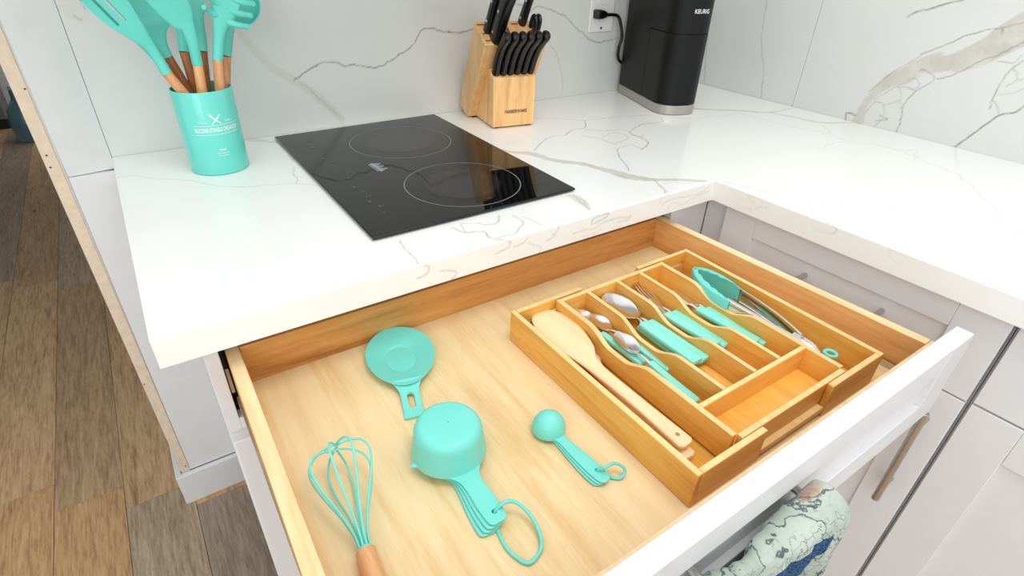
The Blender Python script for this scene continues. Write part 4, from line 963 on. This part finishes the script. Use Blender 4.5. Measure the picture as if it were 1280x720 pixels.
# ------------------------------------------------------------------ tongs
zt_ = .822
tp = at(867, 336, z=zt_); T = thing('tongs', 'kitchen tongs with aqua scalloped heads and steel arms', 'tongs', (tp.x, tp.y, TB+.006))
zm = .7955; LW = .0115
def arm(pts, hf, ff, th, side_):      # channel section standing on edge: wall outside, two flanges turned inward
    P_ = smooth_path(pts, 12); m = len(P_); rings = []
    for i, p_ in enumerate(P_):
        f = i/(m-1); h, fl = hf(f), max(ff(f), th*1.3)
        T_ = (P_[min(i+1, m-1)]-P_[max(i-1, 0)]); T_.z = 0; T_.normalize(); p_ = p_-V((0, 0, h)); inn = T_.cross(V((0, 0, 1))).normalized()*side_
        q = lambda a, z: p_+inn*a+V((0, 0, z)); c = min(.0022, h*.4)
        rings.append([q(0, -h+c), q(0, h-c), q(c*.35, h-c*.3), q(c, h), q(fl, h), q(fl, h-th), q(th+c*.5, h-th), q(th, h-c-th*.5), q(th, -h+c+th*.5), q(th+c*.5, -h+th), q(fl, -h+th), q(fl, -h), q(c, -h), q(c*.35, -h+c*.3)])
    return loft(B(), rings)
aL = [at(a, b, z=zt_) for a, b in ((865.5, 335), (870, 346), (883, 359), (899, 369), (911, 376))]
aR = [at(a, b, z=zt_) for a, b in ((866.5, 333), (882, 334.5), (899, 341), (914, 350), (926, 359))]
hwf = lambda f: .003+.0165*min(1, f*4)**.7-.003*f
sc_ = lambda f: .0025+.0075*math.sin(PI*min(1, f*1.15+.08))**.6+.0011*math.sin(f*34)
part('head', arm(aL, hwf, sc_, .0018, -1), M['teal'], T); part('head', arm(aR, hwf, sc_, .0018, 1), M['teal'], T)
mL = [at(a, b, z=z) for a, b, z in ((908, 374, .8205), (932, 388, .817), (966, 408, .811), (1000, 427, .8055))]
mR = [at(a, b, z=z) for a, b, z in ((923, 357, .8205), (950, 374, .817), (980, 395, .811), (1006, 417, .8055))]
for m_, sd_ in ((mL, -1), (mR, 1)): part('arm', arm(m_, lambda f: .0112-.0012*f, lambda f: .0052+.0026*f, .0008, sd_), M['chrome'], T, 'polished steel arm')
q0, q1, q2 = at(992, 415, z=.806), at(1014, 428, z=.804), at(1026, 436, z=.802)
for q in (q0, q1, q2): q.z -= .0096
part('hinge', blade(B(), lerp_st([(q0, .0085, .0092, 0, .6), (q1, .0100, .0096, 0, .6), (q2, .005, .005, 0, .7), (q2+(q2-q1).normalized()*.004, .0035, .004, 0, .7)], 4), (0, 0, 1), 20), M['chrome'], T, 'steel pivot housing')
pr_ = at(1003, 422, z=.8055); part('pivot_pin', lathe(B(), [(0, 0), (.0024, 0), (.002, .0012), (0, .0014)], (pr_.x, pr_.y, .8045), 16), M['steel'], T)
rc = at(1038, 442, z=.799); dxy = (q2-q1).normalized()
part('hanging_loop', tube(B(), [rc+V((math.cos(a)*.0075, math.sin(a)*.0075, 0)) for a in np.linspace(0, 2*PI, 28, endpoint=False)], .0027, 12, True), M['teal'], T, 'aqua hanging loop')
# ------------------------------------------------------------------ things on the drawer bottom
# spoon rest
hz = ZB+.0008
t = thing('spoon_rest', 'aqua silicone spoon rest near the back of the drawer', 'spoon rest', at(505, 450, z=ZB))
c_ = at(503, 446, z=ZB+.006); tipd = at(508, 407, z=ZB+.013); nk = at(530, 489, z=ZB+.004)
ax_ = (nk-tipd); ax_.z = 0; ax_.normalize(); sx_ = ax_.cross(V((0, 0, 1))).normalized()
c_ = at(500.5, 443.5, z=ZB+.008); 
RY, RX = .0600, .0470
b = B(); rings = []
def rest_pt(fr, a, z):
    ca, sa = math.cos(a), math.sin(a); Lq = RY*(1.0 if ca < 0 else 1.12)
    wq = RX*(1-.10*max(0, ca)**2)
    return V((c_.x, c_.y, ZB+z))+ax_*(ca*Lq*fr)+sx_*(sa*wq*fr)
for fr, z in ((.1, .0014), (.25, .0014), (.41, .0014), (.44, .0014), (.47, .0026), (.50, .0034), (.75, .0065), (.97, .0120), (1., .0128), (1.01, .0120), (.76, .0048), (.5, .0012), (.44, .0003), (.1, .0003)):
    rings.append([rest_pt(fr, 2*PI*k/64, z) for k in range(64)])
loft(b, rings)
bmesh.ops.poke(b, faces=[f for f in b.faces if len(f.verts) > 8])
part('bowl', b, M['teal'], t)
p0 = c_+ax_*RY*.98; p0.z = ZB+.0098
hst = lerp_st([(p0-ax_*.004, .0220, .0012, .001, .8), (p0+ax_*.008-V((0, 0, .002)), .0150, .0014, 0, .7), (p0+ax_*.018-V((0, 0, .004)), .0125, .0017, 0, .6), (p0+ax_*.040-V((0, 0, .0072)), .0125, .002, 0, .6), (p0+ax_*.060-V((0, 0, .0076)), .0135, .002, 0, .6)], 5)
bm = blade(B(), hst, (0, 0, 1), 24)
part('handle', cut(bm, [slot(p0+ax_*.032-V((0, 0, .006)), .016, .0048, ax_, V((0, 0, 1)))]), M['teal'], t)
# measuring cups
MC = V((-1.3211, -.8352, ZB)); RM = .0418
hdir = at(620, 648, z=ZB+.012)-at(583, 594, z=ZB+.012); hdir.z = 0; hdir.normalize()
gm = 'nested measuring cups on one ring'
for i in range(4):
    zr = ZB+.0012+.0036*(3-i); R_m = RM-.0035*i; hh = .043-.004*i-.0012*0
    lab = ('largest aqua measuring cup, turned upside down over the rest', 'second measuring cup, only its handle showing below the top one', 'third measuring cup of the nest, seen by its handle', 'smallest measuring cup, lowest handle in the fanned stack')[i]
    t = thing('measuring_cup', lab, 'measuring cup', (MC.x, MC.y, zr), gm)
    th = .0014
    pf = [(R_m, 0), (R_m+.0008, .001), (R_m*.97, hh*.35), (R_m*.93, hh*.62)]
    for a in np.linspace(0, PI/2, 9)[1:]: pf.append((R_m*(.93-.24)+R_m*.24*math.cos(a), hh*.62+hh*.38*math.sin(a)*(.96)))
    pf += [(.001, hh*.995)]
    inner = [(max(r-th, .0005), z-th) for r, z in pf[2:]][::-1]
    pf = pf+inner+[(R_m-th, 0)]
    if i: pf = [(r, z*.92) for r, z in pf]
    part('cup', lathe(B(), [(r, z) for r, z in pf], (MC.x, MC.y, zr), 64), M['teal'], t)
    ang = -.035*i; hd = V((hdir.x*math.cos(ang)-hdir.y*math.sin(ang), hdir.x*math.sin(ang)+hdir.y*math.cos(ang), 0)); hs_ = hd.cross(V((0, 0, 1))).normalized()
    p0 = MC+hd*(R_m*.96); p0.z = zr+.0016
    L = .072+.0035*i
    st = lerp_st([(p0-hd*.002, .0190, .0014, 0, .8), (p0+hd*.008, .0125, .0015, 0, .7), (p0+hd*.022, .0108, .0016, 0, .7), (p0+hd*L*.62, .0118, .0016, 0, .7), (p0+hd*(L-.006), .0105, .0016, 0, .75), (p0+hd*(L-.001), .006, .0014, 0, .9)], 5)
    bm = blade(B(), st, (0, 0, 1), 24)
    hp = p0+hd*(L-.014)-hs_*.001
    if i == 0: HP = V(hp)
    part('handle', cut(bm, [lathe(B(), [(0, -.01), (.0030, -.01), (.0030, .01), (0, .01)], (HP.x, HP.y, zr), 16)]), M['teal'], t)
    if i == 0:
        lp = at(520, 580, z=zr+.002); ld = V((lp.x-MC.x, lp.y-MC.y, 0)).normalized()
        q = MC+ld*(R_m+.0008); q.z = zr+.002
        part('pouring_lip', blade(B(), lerp_st([(q-ld*.003, .006, .0016, 0), (q+ld*.0022, .0035, .0014, 0), (q+ld*.005, .001, .0008, 0)], 3), (0, 0, 1), 12), M['teal'], t)
rp = [V((HP.x, HP.y, ZB+.010)), at(630, 628.5, z=ZB+.021), at(645, 628, z=ZB+.018), at(663, 644, z=ZB+.010), at(675, 668, z=ZB+.005), at(675.5, 688, z=ZB+.003), at(662, 704, z=ZB+.002), at(646, 697, z=ZB+.002), at(632, 683, z=ZB+.002), at(622, 662, z=ZB+.002)]
o = part('key_ring', tube(B(), smooth_path(rp, 8, True), .0021, 12, True), M['teal']); tag(o, 'large aqua ring holding the measuring cups together', 'ring')
# measuring spoons
MS = V((-1.2023, -.8666, ZB)); RS = .0204
hd0 = at(765, 602, z=ZB+.006)-at(700, 543, z=ZB+.006); hd0.z = 0; Lh = hd0.length; hd0.normalize()
for i in range(3):
    zr = ZB+.0009+.0026*(2-i); R_m = RS-.003*i
    t = thing('measuring_spoon', ('round aqua measuring spoon, upside down on top of its nest', 'middle measuring spoon, its handle edge showing below', 'lowest measuring spoon of the nest, handle turned slightly')[i], 'measuring spoon', (MS.x, MS.y, zr), 'nested measuring spoons on one ring')
    hh = .0235 - .0037*i
    pf = [(R_m, 0)]+[(R_m*math.cos(a), .001+hh*math.sin(a)) for a in np.linspace(0, PI/2*.98, 14)]
    pf = pf+[(max(r-.0012, .0003), z-.0012) for r, z in pf[2:]][::-1]+[(R_m-.0012, 0)]
    part('bowl', lathe(B(), pf, (MS.x, MS.y, zr), 48), M['teal'], t)
    ang = -.028*i; hd = V((hd0.x*math.cos(ang)-hd0.y*math.sin(ang), hd0.x*math.sin(ang)+hd0.y*math.cos(ang), 0)); hs_ = hd.cross(V((0, 0, 1)))
    p0 = MS+hd*R_m*.93; p0.z = zr+.0012; L = .0795-.001*i+.002*i
    bm = blade(B(), lerp_st([(p0-hd*.001, .0085, .0011, 0, .8), (p0+hd*.006, .0062, .0012, 0, .7), (p0+hd*.03, .0080, .0012, 0, .7), (p0+hd*.055, .0092, .0012, 0, .7), (p0+hd*(L-.007), .0080, .0012, 0, .8), (p0+hd*(L-.001), .0035, .001, 0, 1)], 5), (0, 0, 1), 24)
    if i == 0: HQ = p0+hd*(L-.018)-hs_*0.001
    part('handle', cut(bm, [lathe(B(), [(0, -.01), (.0026, -.01), (.0026, .01), (0, .01)], (HQ.x, HQ.y, zr), 16)]), M['teal'], t)
rp = [V((HQ.x, HQ.y, ZB+.007)), at(757, 584, z=ZB+.016), at(768, 579, z=ZB+.016), at(779, 584, z=ZB+.011), at(781, 591, z=ZB+.006), at(775, 598, z=ZB+.002), at(765, 598, z=ZB+.0006), at(756, 594, z=ZB+.0003)]
rp = [V((p_.x, p_.y, max(p_.z, ZB+.0022))) for p_ in rp]
o = part('key_ring', tube(B(), smooth_path(rp, 6, True), .0019, 12, True), M['teal']); tag(o, 'small aqua ring through the measuring spoon handles', 'ring')
# whisk
wn = at(458, 691, z=ZB+.014); wt = at(419, 556, z=ZB+.043); wd_ = (wt-wn); WL = wd_.length; wd_.normalize()
ws = wd_.cross(V((0, 0, 1))).normalized(); wu = ws.cross(wd_).normalized()
t = thing('whisk', 'aqua balloon whisk with a wooden handle at the lower left', 'whisk', wn)
wp_ = smooth_path([(0, .16, 0), (.16, .2, 0), (.38, .46, 0), (.6, .80, 0), (.8, 1., 0), (.93, .86, 0), (.99, .45, 0), (1., 0, 0)], 12); WPF = [(p_.x, p_.y) for p_ in wp_]
for j in range(4):
    a = PI*j/4+.3; nrm = ws*math.cos(a)+wu*math.sin(a); pts = []
    for s in np.linspace(0, 1, 85):
        ph = s*PI; sg = 1 if s < .5 else -1
        u = 1-abs(2*s-1)                       # 0 at the neck, 1 at the tip
        xx, r = WPF[min(len(WPF)-1, int(round(u*(len(WPF)-1))))]
        x = WL*xx*(1-.018*j); r *= .0325
        pts.append(wn+wd_*x+nrm*sg*r+nrm.cross(wd_)*.0035*sg*(u if j % 2 else -u)*(1-u*.6))
    b = tube(B(), pts, .00125, 8)
    low = min(v.co.z for v in b.verts)
    part('wire', b, M['teal'], t)
he_ = wn-V((wd_.x, wd_.y, 0)).normalized()*.118; he_.z = ZB+.0128
part('handle', tube(B(), smooth_path([wn+wd_*.004, wn, wn.lerp(he_, .25), wn.lerp(he_, .7), he_, he_-wd_*.003], 3), [.0085]+[.0098]*3+[.0108]*4+[.0122]*4+[.0122]*3+[.008], 24) if 0 else tube(B(), [wn+wd_*.003, wn+wd_*.001, wn.lerp(he_, .1), wn.lerp(he_, .4), wn.lerp(he_, .8), he_, he_-wd_*.004], [.0075, .0098, .0104, .0116, .0122, .0118, .008], 28), M['handlewoody'], t)
part('collar', tube(B(), [wn+wd_*.006, wn+wd_*.002], [.0062, .0075], 20), M['teal'], t)
# ------------------------------------------------------------------ printed cloth over the drawer handle
xa_, xb_ = br_.x-.215, br_.x-.022
nU, nV = 120, 90; b = B(); lay = {}
Vt = []; wh = []; ru = []
for i in range(nU+1):
    s = i/nU; x = xa_+(xb_-xa_)*s
    waist = math.exp(-((s-.33)/.16)**2)
    bulk = .0120+.0125*(max(0, (s-.42)/.58)**.6)+.008*max(0, (.25-s)/.25)-.004*waist
    front_len = .20; back_len = .14
    for j in range(nV+1):
        tq = j/nV; Ltot = back_len+front_len+PI*bulk; l = tq*Ltot
        rip = .0011*math.sin(s*23+l*24)+.0009*math.sin(s*41-l*40+1.3)+.0005*math.sin(s*80+l*70)
        if l < back_len: yy = bulk; zz = -(back_len-l); ny, nz_ = 1, 0
        elif l < back_len+PI*bulk:
            a = (l-back_len)/bulk; yy = bulk*math.cos(a); zz = bulk*math.sin(a); ny, nz_ = math.cos(a), math.sin(a)
        else:
            q = l-back_len-PI*bulk; yy = -bulk-.0-.012*math.sin(min(q/.2, 1)*PI*.5)*(.6+.4*math.sin(s*9)); zz = -q; ny, nz_ = -1, 0
        xx = x+(xa_+.06-x)*(.0)+ (.010*math.sin(s*PI)*(-zz)/.2)
        ycap = min(yy+ny*rip, DYF-by_-.0035)
        P_ = V((xx, by_+ycap, BZ+.002+zz+nz_*rip))
        Vt.append(P_)
        # whale shaped patch: a long body with a tail
        U_f = (s, (l-back_len)/ .1)
        ex = ((s-.66)/.24); ey = ((l-back_len-PI*bulk)-.024+.05*(s-.66))/.016
        w1_ = 1-(ex*ex+ey*ey); ex2 = (s-.42)/.07; ey2 = ((l-back_len-PI*bulk)-.042)/.02; w2_ = 1-(ex2*ex2+ey2*ey2)
        wh.append(.5+max(-.5, min(.5, max(w1_, w2_))))
        ru.append(max(0, min(1, 1-abs(l-back_len-PI*bulk*.35)/.016))*max(0, min(1, (s-.72)/.12)))
me = bpy.data.meshes.new('towel'); fcs = [(i*(nV+1)+j, (i+1)*(nV+1)+j, (i+1)*(nV+1)+j+1, i*(nV+1)+j+1) for i in range(nU) for j in range(nV)]
me.from_pydata([tuple(p_) for p_ in Vt], [], fcs); 
for nm, ar in (('whale', wh), ('rust', ru)):
    a_ = me.attributes.new(nm, 'FLOAT', 'POINT'); a_.data.foreach_set('value', np.array(ar, np.float32))
for p_ in me.polygons: p_.use_smooth = True
o = bpy.data.objects.new('towel', me); C.objects.link(o); me.materials.append(M['cloth'])
m_ = o.modifiers.new('solid', 'SOLIDIFY'); m_.thickness = .0022; m_.offset = 0
tag(o, 'pale map-print towel with a blue patch hung over the drawer handle', 'towel')
